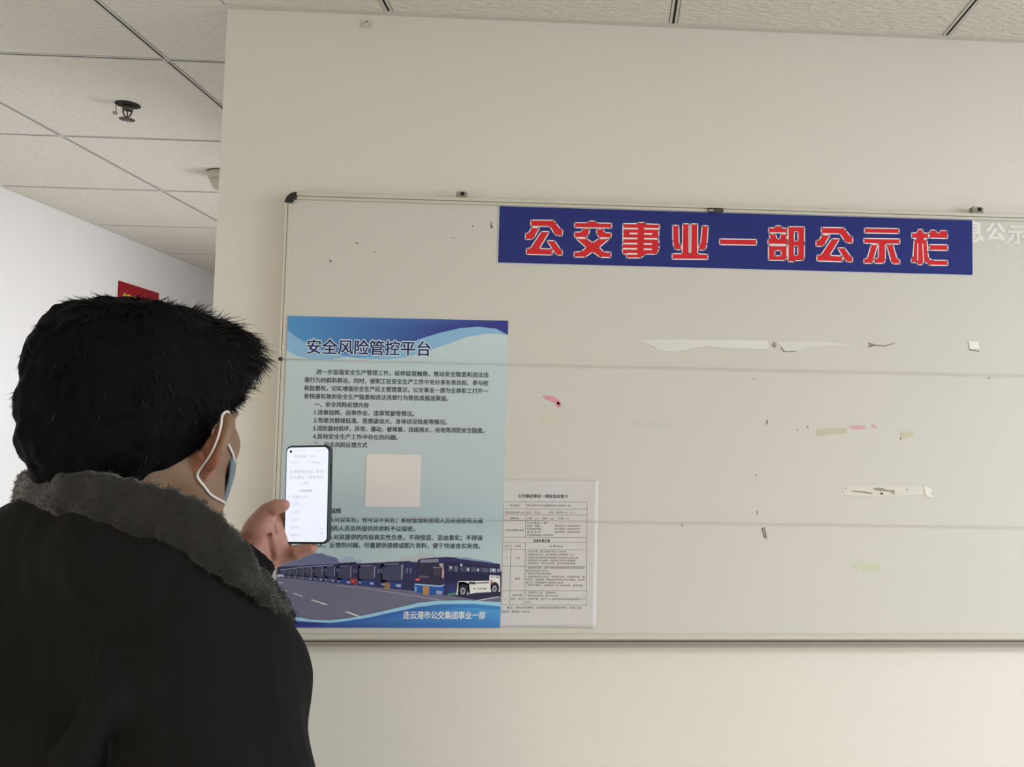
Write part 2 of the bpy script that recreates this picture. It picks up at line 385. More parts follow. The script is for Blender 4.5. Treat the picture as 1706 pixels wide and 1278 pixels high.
# hanging brackets
for px, w_, lean in ((769, .022, 0), (1629, .020, 1)):
    x, _, z = at(px, 335 if not lean else 352, SURF_Y + .006)
    hb = MB(); x0 = x - w_ / 2; x1 = x + w_ / 2; zt_ = BZ1 + .0155
    prof = [(x0, BZ1 - .006), (x0, zt_ - .003), (x0 + .003, zt_), (x1 - .003, zt_), (x1, zt_ - .003), (x1, BZ1 - .006)]
    yb_ = SURF_Y + .004 if not lean else SURF_Y + .001
    v = [(a, yb_, b) for a, b in prof] + [(a, yb_ + .0022, b) for a, b in prof]; n = 6
    hb.add(v, [tuple(range(n))[::-1], tuple(range(n, 2 * n))] + [(i, (i + 1) % n, (i + 1) % n + n, i + n) for i in range(n)])
    if lean: hb.box((x0 - .003, yb_, BZ1 - .004), (x0, WALL_Y - .003, zt_ + .001))
    o = hb.build('hanging_bracket', M['steel'], wb)
    s_ = MB(); s_.lathe([(.0042, 0), (.0042, -.0012), (.002, -.0025)], (x + .002, yb_ - .0001, zt_ - .005), 14, 'y'); s_.build('screw', M['groove'], o)
# badge on top rail
x, _, z = at(1192, 350.5, FR_Y)
mb = MB(); v = []; n = 8; r = .0035; hw, hh = .0168, .0045
pts = []
for (cx_, cz_, a0) in ((hw - r, hh - r, 0), (-hw + r, hh - r, 90), (-hw + r, -hh + r, 180), (hw - r, -hh + r, 270)):
    pts += [(x + cx_ + r * math.cos(math.radians(a0 + 90 * k / 4)), z + cz_ + r * math.sin(math.radians(a0 + 90 * k / 4))) for k in range(5)]
N_ = len(pts); mb.add([(a, FR_Y - .0022, b) for a, b in pts] + [(a, FR_Y, b) for a, b in pts], [tuple(range(N_)), tuple(range(N_, 2 * N_))[::-1]] + [(i, i + N_, (i + 1) % N_ + N_, (i + 1) % N_) for i in range(N_)])
bd = mb.build('maker_badge', M['blackplastic'], wb); bd['label'] = 'small black name badge'
pr = Print(None); pr.tm = lambda a, b: (a, FR_Y - .0023, b)
pr.text('deli', (x - .0145, z), (x - .0045, z), .0062, (.75, .75, .75, 1), 1, .02)
pr.text('whiteboard', (x - .0025, z), (x + .0145, z), .0034, (.4, .4, .4, 1), 1)
pr.build('badge_lettering', M['print'], bd)

# marks, stains and tape scraps on the writing surface (pixel-traced on the board's plane)
BOARD_ALB = (.675, .667, .615)
def PS(col, ref): return tuple(min(.95, c / r * a) for c, r, a in zip(lin(col), lin(ref), BOARD_ALB)) + (1,)
def refcol(x):
    t = min(1, max(0, (x - 600) / 900)); return tuple(p * (1 - t) + q * t for p, q in zip((176, 171, 154), (203, 201, 194)))
def stain(name, pts, col, label=None, m='ink', lift=.0004, thick=0):
    pr = Print(lambda a, b: wp(a, b, SURF_Y - lift)); pr.poly(pts, PS(col, refcol(pts[0][0])), 1)
    o = pr.build(name, M[m], wb)
    if thick:
        md = o.modifiers.new('s', 'SOLIDIFY'); md.thickness = thick; md.offset = 0
    if label: o['label'] = label
    return o
z3 = lambda x, y: (1050 + x / 2.6006, 520 + y / 2.6006)
z8 = lambda x, y: (860 + x / 3.159, 600 + y / 3.159)
stain('tape_residue', [z3(*p) for p in ((810, 510), (825, 506), (936, 503), (940, 520), (936, 527), (870, 529), (828, 537), (808, 534))], (188, 184, 162), 'yellowed tape residue right of centre')
stain('tape_residue', [z3(*p) for p in ((1172, 520), (1222, 519), (1228, 532), (1210, 545), (1172, 552))], (196, 192, 172), 'small torn tape residue')
stain('tape_residue', [z3(*p) for p in ((957, 1093), (965, 1088), (1076, 1087), (1080, 1103), (1074, 1119), (982, 1119))], (198, 199, 176), 'greenish tape residue low on the board')
stain('tape_residue', [z8(*p) for p in ((130, 305), (140, 298), (200, 300), (210, 308), (180, 318), (150, 324), (134, 320))], (186, 184, 156), 'faint tape residue under the pink stain')
stain('pink_stain', [z8(*p) for p in ((138, 190), (160, 187), (190, 190), (215, 202), (232, 218), (238, 235), (232, 252), (216, 248), (205, 228), (180, 215), (155, 205))], (200, 138, 145), 'pink crescent stain')
stain('pink_stain', [z3(*p) for p in ((946, 497), (965, 491), (1005, 490), (1026, 498), (1010, 507), (985, 509), (960, 505))], (207, 168, 174), 'pink marker smear')
stain('pink_stain', [z3(*p) for p in ((1043, 484), (1060, 490), (1073, 500), (1058, 502), (1046, 494))], (204, 164, 170), 'short pink marker smear')
stain('marker_spot', [z8(*p) for p in ((212, 222), (222, 218), (232, 232), (220, 238))], (120, 60, 70))
stain('scraped_tape', [z3(*p) for p in ((20, 122), (150, 118), (300, 118), (480, 122), (598, 124), (600, 160), (480, 158), (400, 155), (330, 146), (270, 158), (190, 172), (120, 166), (100, 148), (60, 132))], (204, 202, 192), 'long torn strip of white tape', lift=.0006)
stain('scraped_tape', [z3(*p) for p in ((630, 130), (760, 124), (860, 130), (980, 146), (1000, 150), (900, 148), (800, 150), (720, 168), (670, 170), (655, 150))], (206, 205, 197), 'second torn strip of white tape', lift=.0006)
stain('tape_edge', [z3(*p) for p in ((655, 152), (668, 168), (722, 168), (722, 171), (665, 173), (652, 156))], (130, 125, 115))
for pts in (((612, 140), (626, 128), (634, 150), (622, 156)), ((1030, 130), (1060, 140), (1100, 145), (1150, 132), (1148, 136), (1102, 150), (1060, 146), (1036, 154), (1028, 152), (1036, 144))):
    stain('scratch', [z3(*p) for p in pts], (140, 136, 126))
stain('sticker_scrap', [z3(*p) for p in ((1466, 127), (1508, 130), (1512, 158), (1470, 160))], (232, 232, 226), 'small white square sticker', lift=.0012, thick=.0008)
stain('sticker_edge', [z3(*p) for p in ((1470, 161), (1512, 168), (1514, 172), (1470, 166))], (120, 116, 108))
stain('scraped_tape', [z3(*p) for p in ((920, 752), (1100, 752), (1270, 758), (1272, 790), (1150, 796), (1000, 798), (925, 792))], (209, 207, 198), 'dirty strip of torn clear tape', lift=.0005)
for pts in (((960, 772), (1010, 776), (1050, 784), (1046, 790), (1000, 782), (958, 778)), ((1050, 765), (1080, 760), (1118, 770), (1146, 772), (1144, 792), (1122, 778), (1090, 776), (1060, 772)), ((1196, 766), (1204, 768), (1202, 774), (1194, 772)), ((930, 760), (938, 762), (936, 768), (930, 766))):
    stain('grime', [z3(*p) for p in pts], (160, 150, 132), lift=.0008)
stain('grime', [z3(*p) for p in ((1084, 782), (1096, 784), (1094, 790), (1084, 789))], (40, 34, 28), lift=.0009)
stain('sticker_scrap', [z3(*p) for p in ((1272, 754), (1300, 762), (1312, 775), (1300, 782), (1312, 804), (1290, 800), (1276, 785))], (228, 226, 218), lift=.001)
stain('scraped_tape', [z3(*p) for p in ((8, 480), (90, 478), (180, 482), (200, 490), (190, 500), (120, 494), (10, 492))], (186, 185, 174), 'faint chalky streak')
for pts in (((589, 470), (597, 466), (594, 484), (588, 492), (590, 480)), ((524, 284), (535, 288), (545, 296), (538, 293)), ((543, 703), (548, 705), (547, 711), (543, 710)), ((568, 936), (574, 934), (584, 975), (580, 980)), ((578, 932), (583, 934), (593, 982), (589, 986)), ((766, 495), (773, 496), (772, 502), (766, 501)), ((722, 509), (728, 510), (727, 515), (722, 514)), ((1548, 286), (1560, 283), (1556, 289), (1549, 291)), ((1168, 546), (1174, 546), (1174, 552), (1169, 552)), ((548, 862), (552, 862), (552, 878), (549, 880)), ((218, 918), (226, 922), (230, 930), (224, 928))):
    stain('pen_mark', [z3(*p) for p in pts], (110, 104, 98))
z7 = lambda x, y: (440 + x / 4.062, 300 + y / 4.061)
for pts in (((618, 423), (640, 425), (638, 433), (620, 431)), ((743, 481), (751, 482), (750, 490), (743, 489)), ((440, 542), (457, 538), (454, 555), (447, 557)), ((1535, 268), (1540, 300), (1550, 325), (1533, 326)), ((1410, 312), (1420, 302), (1414, 320), (1409, 320)), ((1270, 386), (1290, 392), (1288, 397), (1272, 390))):
    stain('pen_mark', [z7(*p) for p in pts], (90, 84, 76))
pr = Print(None); pr.tm = lambda a, b: (a, SURF_Y - .0005, b)
for ch, x0, x1, yc, c in (('息', 1600, 1638, 385, 236), ('公', 1643, 1674, 386, 236), ('示', 1679, 1712, 390, 228), ('栏', 1718, 1750, 390, 228)):
    a = wp(x0, yc); b = wp(x1, yc)
    pr.text(ch, (a[0], a[2]), (b[0], a[2]), (b[0] - a[0]) * 1.02, PS((c, c, c - 4), (209, 208, 200)), 1, .035)
o = pr.build('ghost_lettering', M['print'], wb); o['label'] = 'white remains of peeled vinyl characters'
pr = Print(lambda a, b: wp(a, b)); zc = lambda x, y: (1560 + x / 9.83, 310 + y / 9.83)
for pts in (((1100, 930), (1240, 820), (1250, 860), (1150, 960)), ((1100, 1190), (1175, 1100), (1182, 1108), (1110, 1196)), ((960, 1010), (1040, 980), (1030, 1030), (975, 1040))):
    pr.poly([zc(*p) for p in pts], PS((224, 224, 217), (209, 208, 200)), 1)
pr.build('vinyl_scraps', M['print'], wb)

# ---------------------------------------------------------------- cords stretched over the board
for (x0p, y0p), (x1p, y1p), lab in (((467, 598), (1706, 625), 'upper thin grey cord stretched straight across the whiteboard and poster'), ((467, 861), (1706, 878), 'lower thin grey cord stretched across the whiteboard, poster and white notice')):
    a = np.array(wp(x0p, y0p, FR_Y - .0025)); b = np.array(wp(x1p, y1p, FR_Y - .0025)); t = (BX1 - .004 - a[0]) / (b[0] - a[0]); b = a + (b - a) * t
    base = tuple(a); e = empty('cord', base, lab, 'cord')
    mb = MB(); mb.tube([a + (b - a) * k / 12 + np.array([0, .0004 * math.sin(k), 0]) for k in range(13)], .0007, 8); mb.build('strand', M['cord'], e, True)
    for q in (a, b):
        mb = MB(); mb.lathe([(.0038, .0028), (.0042, 0), (.0030, -.0022), (.001, -.003)], (q[0], FR_Y - .003, q[2]), 16, 'y'); mb.build('fixing_pin', mat('black_pin', (.015, .012, .006), .3), e, True)

# ---------------------------------------------------------------- blue banner
BN_Y = SURF_Y - .0010
x0, x1 = -.2392, .7690; z1 = float(at(1225, 355.3, BN_Y)[2]); z0 = float(at(1225, 447.8, BN_Y)[2])
x0 = float(at(831, 391, BN_Y)[0]); x1 = float(at(1620, 411, BN_Y)[0])
bn = empty('blue_banner', (x0, BN_Y, z0), 'long royal blue banner with nine red white-edged characters at the board top', 'banner')
mb = MB(); mb.box((x0 - .002, BN_Y, z0 - .002), (x1 + .0015, SURF_Y - .0002, z1 + .001)); o = mb.build('vinyl_sheet', mat('banner_white_edge', (.62, .64, .70), .5), bn); o['label'] = 'white cut edge of the vinyl'
pr = Print(lambda a, b: tuple(at(a, b, BN_Y)))
pr.tm = lambda a, b: (a, BN_Y, b)
bcol = P(35, 42, 100)
n_ = len(pr.v); pr.tri([np.array(q) for q in ((x0, BN_Y, z0), (x1, BN_Y, z0), (x1, BN_Y, z1), (x0, BN_Y, z1))], [(0, 1, 2), (0, 2, 3)], [bcol] * 4, 1)
pr.build('blue_field', M['print'], bn)
RED = P(188, 36, 42); WH = P(245, 215, 215); BL = bcol
nchar = [0]
OW = 3.4
def glyph(fn, polys, slits=(), holes=(), keep=()):
    wh = fr = Print(lambda a, b: tuple(at(a, b, BN_Y)))
    for pg in polys:
        q = [fn(*p) for p in pg]; wh.outline(q, OW, WH, 2); fr.poly(q, RED, 3)
    for pg in holes:
        q = [fn(*p) for p in pg]; wh.outline(q, OW, WH, 4); wh.poly(q, BL, 5)
    for (a, b, c_, d_, t) in slits:
        wh.line([fn(a, b), fn(c_, d_)], t, WH, 4)
    fr.build('character', M['print'], bn)
s = 8.53
g1 = lambda x, y: (860 + x / s, 355 + y / s)
GONG = [[(215, 108), (530, 110), (560, 150), (625, 232), (655, 245), (650, 318), (580, 315), (545, 285), (480, 185), (215, 182)],
        [(222, 215), (325, 215), (250, 345), (215, 368), (138, 368), (138, 297), (180, 290)],
        [(360, 270), (462, 270), (320, 510), (505, 520), (505, 590), (150, 580), (152, 510), (205, 505)],
        [(450, 400), (540, 400), (625, 520), (652, 540), (648, 592), (590, 592), (555, 570)]]
glyph(g1, GONG)
glyph(g1, [[(835, 145), (1025, 145), (1040, 120), (1125, 120), (1140, 148), (1350, 152), (1350, 208), (835, 202)],
           [(950, 228), (1042, 228), (1020, 310), (990, 340), (835, 340), (835, 278), (930, 275)],
           [(1145, 230), (1235, 232), (1250, 282), (1345, 290), (1342, 345), (1185, 342), (1155, 300)],
           [(865, 368), (1000, 368), (1085, 430), (1175, 370), (1312, 370), (1170, 490), (1245, 560), (1340, 562), (1338, 625), (1195, 622), (1085, 545), (980, 620), (828, 618), (830, 560), (925, 555), (1003, 490)]])
g2 = lambda x, y: (1020 + x / s, 355 + y / s)
glyph(g2, [[(158, 158), (365, 158), (372, 142), (460, 142), (468, 162), (668, 168), (665, 225), (655, 240), (655, 330), (640, 352), (655, 372), (655, 440), (660, 460), (655, 510), (640, 560), (615, 580), (470, 578), (445, 600), (400, 634), (208, 632), (205, 585), (152, 570), (152, 500), (150, 480), (150, 440), (158, 420)]],
      slits=[(150, 220, 368, 222, 2.6), (452, 222, 668, 226, 2.6), (245, 292, 360, 292, 2.6), (452, 296, 568, 298, 2.6), (152, 360, 358, 362, 2.6), (452, 365, 650, 368, 2.6), (148, 434, 358, 436, 2.6), (448, 438, 565, 441, 2.6), (148, 507, 356, 510, 2.6), (448, 514, 562, 516, 2.6), (200, 579, 356, 581, 2.6)])
glyph(g2, [[(865, 182), (938, 182), (945, 440), (975, 460), (972, 515), (905, 515), (882, 480), (868, 400)],
           [(1008, 160), (1085, 160), (1085, 580), (1122, 580), (1126, 162), (1208, 162), (1205, 585), (1352, 595), (1352, 652), (858, 648), (858, 585), (1002, 583)],
           [(1285, 188), (1358, 188), (1340, 440), (1325, 500), (1295, 522), (1232, 518), (1235, 465), (1260, 440)]])
g3 = lambda x, y: (1180 + x / s, 360 + y / s)
glyph(g3, [[(168, 332), (678, 340), (678, 408), (168, 400)]])
glyph(g3, [[(865, 175), (950, 175), (960, 145), (1030, 145), (1042, 176), (1115, 180), (1115, 235), (865, 230)],
           [(872, 258), (950, 258), (975, 335), (1020, 335), (1035, 262), (1115, 262), (1105, 340), (1122, 345), (1122, 400), (852, 392), (855, 340), (885, 335)],
           [(862, 428), (1112, 430), (1112, 590), (1085, 625), (862, 622)],
           [(1140, 158), (1360, 160), (1360, 375), (1345, 392), (1360, 410), (1358, 600), (1335, 625), (1225, 628), (1215, 645), (1140, 642)]],
      holes=[[(955, 500), (1025, 500), (1023, 558), (953, 556)], [(1232, 232), (1266, 232), (1265, 345), (1230, 345)], [(1232, 435), (1264, 435), (1262, 548), (1230, 548)]])
s4 = 6.5615
g4 = lambda x, y: (1340 + x / s4, 360 + y / s4)
def gong2(x, y):
    # same character again, mapped from its first cell into the second
    u = (x - 138) / (655 - 138); v = (y - 108) / (592 - 108)
    return g4(133 + u * (525 - 133), 130 + v * (495 - 130) + u * 3)
glyph(gong2, GONG)
glyph(g4, [[(663, 137), (1030, 143), (1030, 186), (663, 180)],
           [(655, 250), (1038, 256), (1038, 302), (880, 300), (882, 480), (865, 512), (770, 512), (770, 470), (812, 465), (815, 298), (655, 292)],
           [(735, 318), (795, 318), (750, 480), (735, 512), (655, 512), (655, 475), (690, 468)],
           [(905, 318), (965, 318), (1010, 470), (1040, 482), (1038, 518), (970, 518), (950, 490)]])
glyph(g4, [[(1178, 190), (1240, 188), (1245, 152), (1290, 152), (1292, 190), (1350, 192), (1350, 238), (1292, 242), (1290, 258), (1335, 265), (1345, 400), (1355, 465), (1400, 488), (1562, 490), (1562, 536), (1365, 532), (1355, 515), (1315, 500), (1300, 480), (1290, 525), (1242, 525), (1240, 480), (1225, 505), (1175, 502), (1178, 465), (1192, 455), (1205, 262), (1240, 255), (1238, 240), (1178, 236)],
           [(1372, 195), (1380, 160), (1430, 160), (1445, 190), (1478, 190), (1492, 162), (1550, 165), (1552, 185), (1562, 200), (1560, 240), (1372, 236)],
           [(1370, 318), (1562, 320), (1562, 372), (1370, 368)]],
      slits=[(1240, 300, 1238, 490, 1.6), (1294, 300, 1302, 500, 1.6), (1366, 512, 1360, 470, .1)])

# ---------------------------------------------------------------- safety poster
PO_Y = SURF_Y - .0016
px0 = float(at(479.7, 527, PO_Y)[0]); px1 = float(at(842.5, 700, PO_Y)[0])
px0 = -.6583; 
pz1 = float(at(660, 530.3, PO_Y)[2]); pz0 = float(at(660, 1045.5, PO_Y)[2])
po = empty('safety_poster', (px0, PO_Y, pz0), 'pale blue safety notice poster with a row of parked buses along its foot', 'poster')
mb = MB(); mb.box((px0, PO_Y, pz0), (px1, SURF_Y - .0006, pz1)); mb.build('vinyl_sheet', mat('poster_white', (.7, .72, .72), .5), po)
W_ = lambda a, b: tuple(at(a, b, PO_Y))
def clampw(a, b):
    x, y, z = at(a, b, PO_Y); return (min(max(x, px0), px1), y, min(max(z, pz0), pz1))
pr = Print(clampw); pr.tm = lambda a, b: (a, PO_Y, b)
# background tint, printed as a soft vertical blend
rows = [(1.0, (180, 192, 188)), (.8, (173, 182, 179)), (.5, (168, 176, 173)), (.33, (158, 172, 172)), (.24, (163, 177, 175)), (.17, (174, 184, 176)), (0, (174, 184, 176))]
for (t0, c0), (t1, c1) in zip(rows[:-1], rows[1:]):
    za, zb_ = pz0 + (pz1 - pz0) * t0, pz0 + (pz1 - pz0) * t1
    pr.tri([np.array(q) for q in ((px0, PO_Y, zb_), (px1, PO_Y, zb_), (px1, PO_Y, za), (px0, PO_Y, za))], [(0, 1, 2), (0, 2, 3)], [P(*c1), P(*c1), P(*c0), P(*c0)], 1)
q3 = lambda x, y: (470 + x / 4.374, 510 + y / 4.374)
pr.poly([q3(*p) for p in ((30, 40), (1700, 40), (1700, 235), (1645, 210), (1500, 200), (1350, 225), (1200, 280), (1080, 320), (900, 375), (780, 388), (600, 385), (480, 370), (330, 392), (200, 385), (100, 360), (20, 318))], P(128, 164, 188), 2)
pts = [(20, 40), (400, 40), (800, 40), (1200, 40), (1700, 40), (1700, 240), (1645, 210), (1560, 165), (1430, 150), (1300, 160), (1150, 195), (1000, 240), (900, 285), (760, 335), (640, 362), (560, 374), (480, 366), (400, 352), (300, 322), (200, 280), (100, 225), (20, 175)]
def topcol(x): 
    t = min(1, max(0, (x - 50) / 1300)); a = (78, 132, 175); b = (52, 52, 118); return P(*[a[i] * (1 - t) + b[i] * t for i in range(3)])
pr.poly([q3(*p) for p in pts], None, 3, [topcol(p[0]) for p in pts])
pr.poly([q3(*p) for p in ((400, 352), (560, 345), (760, 330), (880, 292), (700, 372), (560, 372))], P(92, 138, 186), 4)
# bus park photograph
q4 = lambda x, y: (440 + x / 3.874, 730 + y / 3.874)
q6 = lambda x, y: (560 + x / 6.093, 920 + y / 6.093)
qz = lambda x, y: (440 + x / 7.52, 880 + y / 7.52)
def pp(fn, pts, col, layer): pr.poly([fn(*p) for p in pts], P(*col), layer)
pp(q4, ((60, 800), (170, 770), (250, 745), (300, 738), (330, 752), (355, 745), (375, 742), (400, 755), (440, 765), (470, 785), (490, 806), (600, 800), (560, 850), (60, 900)), (100, 105, 130), 2)   # trees
for k in range(26):
    x_ = 70 + k * 16.5; y_ = np.interp(x_, [60, 170, 250, 300, 400, 440, 470, 490], [802, 774, 750, 746, 758, 768, 786, 804])
    pr.disc(q4(x_, y_ + 6 + 3 * math.sin(k * 2.3)), 2.9 + .8 * math.sin(k * 1.7), P(96 + 5 * math.sin(k), 101 + 5 * math.sin(k), 126), 2.5 + .01 * k)
for x0_, x1_, yt in ((515, 545, 766), (548, 578, 764), (580, 632, 784), (490, 515, 782)): pp(q4, ((x0_, yt), (x1_, yt), (x1_, 815), (x0_, 815)), (150, 162, 172), 2)
for x0_, x1_, yt in ((875, 905, 768), (908, 935, 760), (938, 960, 755), (962, 990, 762), (995, 1025, 742), (1028, 1060, 738), (1062, 1105, 748)): pp(q4, ((x0_, yt), (x1_, yt), (x1_, 810), (x0_, 810)), (168, 168, 165), 2)
pp(q4, ((20, 860), (80, 865), (560, 880), (1170, 960), (1560, 960), (1560, 1200), (20, 1200)), (104, 100, 116), 3)   # asphalt
pp(q4, ((20, 820), (100, 830), (300, 820), (480, 810), (640, 808), (800, 800), (1000, 800), (1560, 860), (1560, 1020), (1380, 1045), (1170, 1010), (960, 985), (600, 950), (300, 915), (100, 900), (20, 890)), (50, 46, 68), 4)  # shade between the buses
def bus(x, y, w_, h, k):
    f = lambda a, b: (x + a * w_, y + b * h)
    pr.poly([f(0, .12), f(.12, 0), f(.78, -.04), f(1.0, .04), f(1.0, .9), f(.62, 1.0), f(.02, .9)], P(52, 50, 78), 5)
    pr.poly([f(.04, .16), f(.58, .12), f(.56, .66), f(.05, .64)], P(66, 66, 84), 6)
    pr.poly([f(.10, .06), f(.5, .03), f(.5, .09), f(.10, .12)], P(95, 98, 112), 7)
    pr.poly([f(.57, .08), f(.62, .08), f(.60, .6), f(.56, .6)], P(125, 125, 135), 7)
    pr.poly([f(.0, .72), f(.6, .74), f(.59, .95), f(.02, .88)], P(46, 66, 118) if k < 3 else P(70, 76, 100), 6)
    pr.poly([f(.42, .80), f(.56, .80), f(.55, .90), f(.43, .88)], P(150, 160, 180), 7)
    pr.poly([f(.03, .76), f(.12, .77), f(.12, .84), f(.04, .83)], P(135, 145, 165), 7)
    for a in (.70, .80): pr.poly([f(a, .2), f(a + .05, .22), f(a + .04, .4), f(a, .38)], P(96, 102, 128), 7)
for k, (x, y, w_, h) in enumerate(((634, 936.5, 61, 46.5), (596, 940, 48, 38), (561, 941, 40, 34.5), (541, 941, 28, 31), (523, 942, 24, 28), (508, 944, 20, 24), (497, 945, 16, 21), (486, 946, 14, 19), (476, 947.5, 13, 16), (467, 948.5, 12, 14))[::-1]):
    bus(x, y, w_, h, 9 - k)
pp(q6, ((490, 308), (548, 310), (548, 380), (495, 376)), (140, 108, 70), 8)
pp(q6, ((145, 265), (215, 262), (222, 335), (150, 325)), (120, 60, 68), 8); pp(q6, ((150, 280), (190, 282), (188, 305), (152, 302)), (215, 70, 60), 9)
# nearest bus
pp(q6, ((830, 80), (860, 66), (1120, 48), (1240, 55), (1300, 68), (1665, 120), (1665, 400), (1400, 440), (1100, 435), (800, 400), (790, 320), (825, 250)), (50, 48, 80), 9)
pp(q6, ((840, 120), (1070, 108), (1080, 320), (1060, 340), (850, 312), (820, 250)), (52, 48, 66), 10)
pp(q6, ((855, 75), (1040, 66), (1042, 100), (858, 108)), (120, 120, 128), 11)
pp(q6, ((1045, 118), (1085, 110), (1098, 200), (1092, 270), (1072, 250), (1080, 160), (1050, 135)), (172, 148, 138), 12)
pp(q6, ((990, 165), (1060, 170), (1058, 240), (992, 238)), (70, 60, 72), 11); pp(q6, ((985, 150), (1065, 152), (1065, 160), (985, 160)), (130, 122, 126), 12)
pp(q6, ((840, 235), (940, 240), (938, 262), (842, 258)), (90, 84, 96), 11)
pp(q6, ((790, 320), (1060, 345), (1100, 330), (1095, 435), (940, 430), (800, 405)), (45, 80, 142), 10)
pp(q6, ((800, 318), (1060, 338), (1098, 326), (1096, 338), (1060, 352), (800, 330)), (150, 178, 212), 11)
pp(q6, ((880, 340), (948, 345), (942, 435), (884, 428)), (168, 122, 76), 12)
pp(q6, ((1018, 388), (1078, 392), (1072, 432), (1016, 425)), (140, 140, 165), 12); pp(q6, ((796, 345), (820, 350), (818, 400), (800, 398)), (120, 150, 185), 12)
pp(q6, ((808, 265), (850, 265), (850, 286), (808, 286)), (230, 90, 95), 13)
pp(q6, ((1100, 120), (1110, 100), (1665, 150), (1665, 290), (1240, 290), (1110, 320)), (40, 40, 66), 10)
for a, b, c_ in ((1140, 1190, 70), (1198, 1235, 92), (1262, 1300, 66), (1310, 1360, 78), (1372, 1425, 72), (1432, 1470, 66), (1480, 1548, 80), (1560, 1625, 125), (1636, 1662, 120)):
    pp(q6, ((a, 135 + (a - 1140) * .06), (b, 138 + (b - 1140) * .06), (b, 195 + (b - 1140) * .02), (a, 195 + (a - 1140) * .02)), (c_, c_ + 8, c_ + 22), 11)
for x, y in ((1165, 155), (1272, 130), (1340, 175), (1440, 180), (1600, 180)): pp(q6, ((x - 8, y - 12), (x + 8, y - 12), (x + 8, y + 12), (x - 8, y + 12)), (200, 215, 230), 12)
pp(q6, ((1300, 52), (1340, 58), (1590, 100), (1580, 108), (1210, 62)), (120, 140, 160), 10)
pp(q6, ((1240, 292), (1555, 290), (1558, 232), (1665, 238), (1665, 398), (1420, 412), (1330, 428), (1220, 432)), (208, 205, 200), 11)
for x, y, r_ in ((1292, 385, 44), (1612, 362, 40)):
    pr.disc(q6(x, y), r_ * 1.08 / 6.09, P(40, 38, 46), 12, r_ * 1.5 / 6.09); pr.disc(q6(x - 4, y + 8), r_ * .62 / 6.09, P(140, 140, 150), 13, r_ * .85 / 6.09); pr.disc(q6(x - 4, y + 8), r_ * .3 / 6.09, P(80, 80, 92), 14, r_ * .4 / 6.09)
pp(q6, ((1245, 300), (1235, 430), (1260, 430), (1255, 350), (1290, 320), (1330, 340), (1345, 420), (1360, 420), (1350, 320), (1300, 300)), (208, 205, 200), 11)
pp(q6, ((1350, 300), (1418, 302), (1418, 325), (1350, 325)), (70, 66, 70), 13); pp(q6, ((1424, 308), (1552, 300), (1552, 314), (1424, 320)), (110, 105, 105), 13)
pp(q6, ((1572, 245), (1602, 246), (1602, 254), (1572, 254)), (100, 95, 100), 13); pp(q6, ((1620, 248), (1662, 250), (1662, 260), (1620, 258)), (100, 95, 100), 13)
for a in (1398, 1440, 1465, 1490, 1512): pp(q6, ((a, 362), (a + 12, 361), (a + 12, 376), (a, 377)), (90, 88, 95), 13)
pp(q6, ((1568, 285), (1588, 285), (1586, 370), (1568, 370)), (165, 90, 100), 12)
pp(q6, ((1130, 420), (1225, 405), (1222, 432), (1140, 438)), (70, 125, 100), 11)
pp(q6, ((1150, 350), (1200, 345), (1210, 400), (1180, 410), (1148, 395)), (44, 60, 110), 11)
# lane markings
pp(q6, ((0, 336), (200, 352), (560, 402), (850, 448), (1120, 490), (1080, 496), (820, 452), (500, 402), (200, 358), (0, 342)), (140, 136, 150), 6)
pp(q6, ((1400, 490), (1655, 446), (1655, 455), (1440, 494)), (175, 175, 185), 12)
for pts in (((575, 897), (610, 895), (800, 955), (775, 963)), ((1008, 1045), (1045, 1042), (1225, 1108), (1180, 1112)), ((355, 817), (378, 815), (485, 850), (470, 855)), ((210, 768), (230, 765), (295, 787), (280, 792)), ((178, 678), (222, 678), (240, 684), (190, 685))):
    pp(qz, pts, (205, 200, 192), 7)
pp(qz, ((165, 590), (180, 578), (245, 582), (250, 615), (232, 612), (222, 598), (200, 612), (165, 610)), (170, 172, 185), 8)
pp(qz, ((200, 520), (480, 482), (760, 465), (890, 452), (890, 458), (760, 472), (480, 490), (200, 528)), (140, 142, 160), 12)
# lower waves
pp(q4, ((20, 1040), (120, 1115), (205, 1150), (300, 1170), (420, 1175), (560, 1160), (750, 1120), (900, 1085), (1000, 1062), (1100, 1050), (1300, 1045), (1580, 1058), (1580, 1250), (20, 1250)), (140, 180, 194), 15)
pts = [(20, 1090), (120, 1155), (205, 1180), (420, 1192), (600, 1175), (800, 1130), (1000, 1088), (1150, 1070), (1350, 1068), (1580, 1085), (1580, 1250), (1350, 1250), (1000, 1250), (800, 1250), (600, 1250), (205, 1250), (20, 1250)]
def botcol(x):
    t = min(1, max(0, (x - 350) / 900)); a = (44, 48, 112); b = (62, 122, 170); return P(*[a[i] * (1 - t) + b[i] * t for i in range(3)])
pr.poly([q4(*p) for p in pts], None, 16, [botcol(p[0]) for p in pts])
pr.poly([q4(*p) for p in ((300, 1215), (1000, 1108), (1350, 1094), (1580, 1110), (1580, 1250), (300, 1250))], None, 17, [P(50, 70, 135), P(58, 100, 160), P(74, 140, 185), P(74, 140, 185), P(60, 110, 165), P(48, 60, 125)])
pr.build('artwork', M['print'], po)
# QR panel stays a plain white label
mb = MB(); a = at(611, 756.5, PO_Y); b = at(699, 845, PO_Y)
mb.box((a[0], PO_Y - .0009, b[2]), (b[0], PO_Y - .0003, a[2])); o = mb.build('white_label', mat('label_white', (.82, .79, .78), .5), po); o['label'] = 'blank white square label'
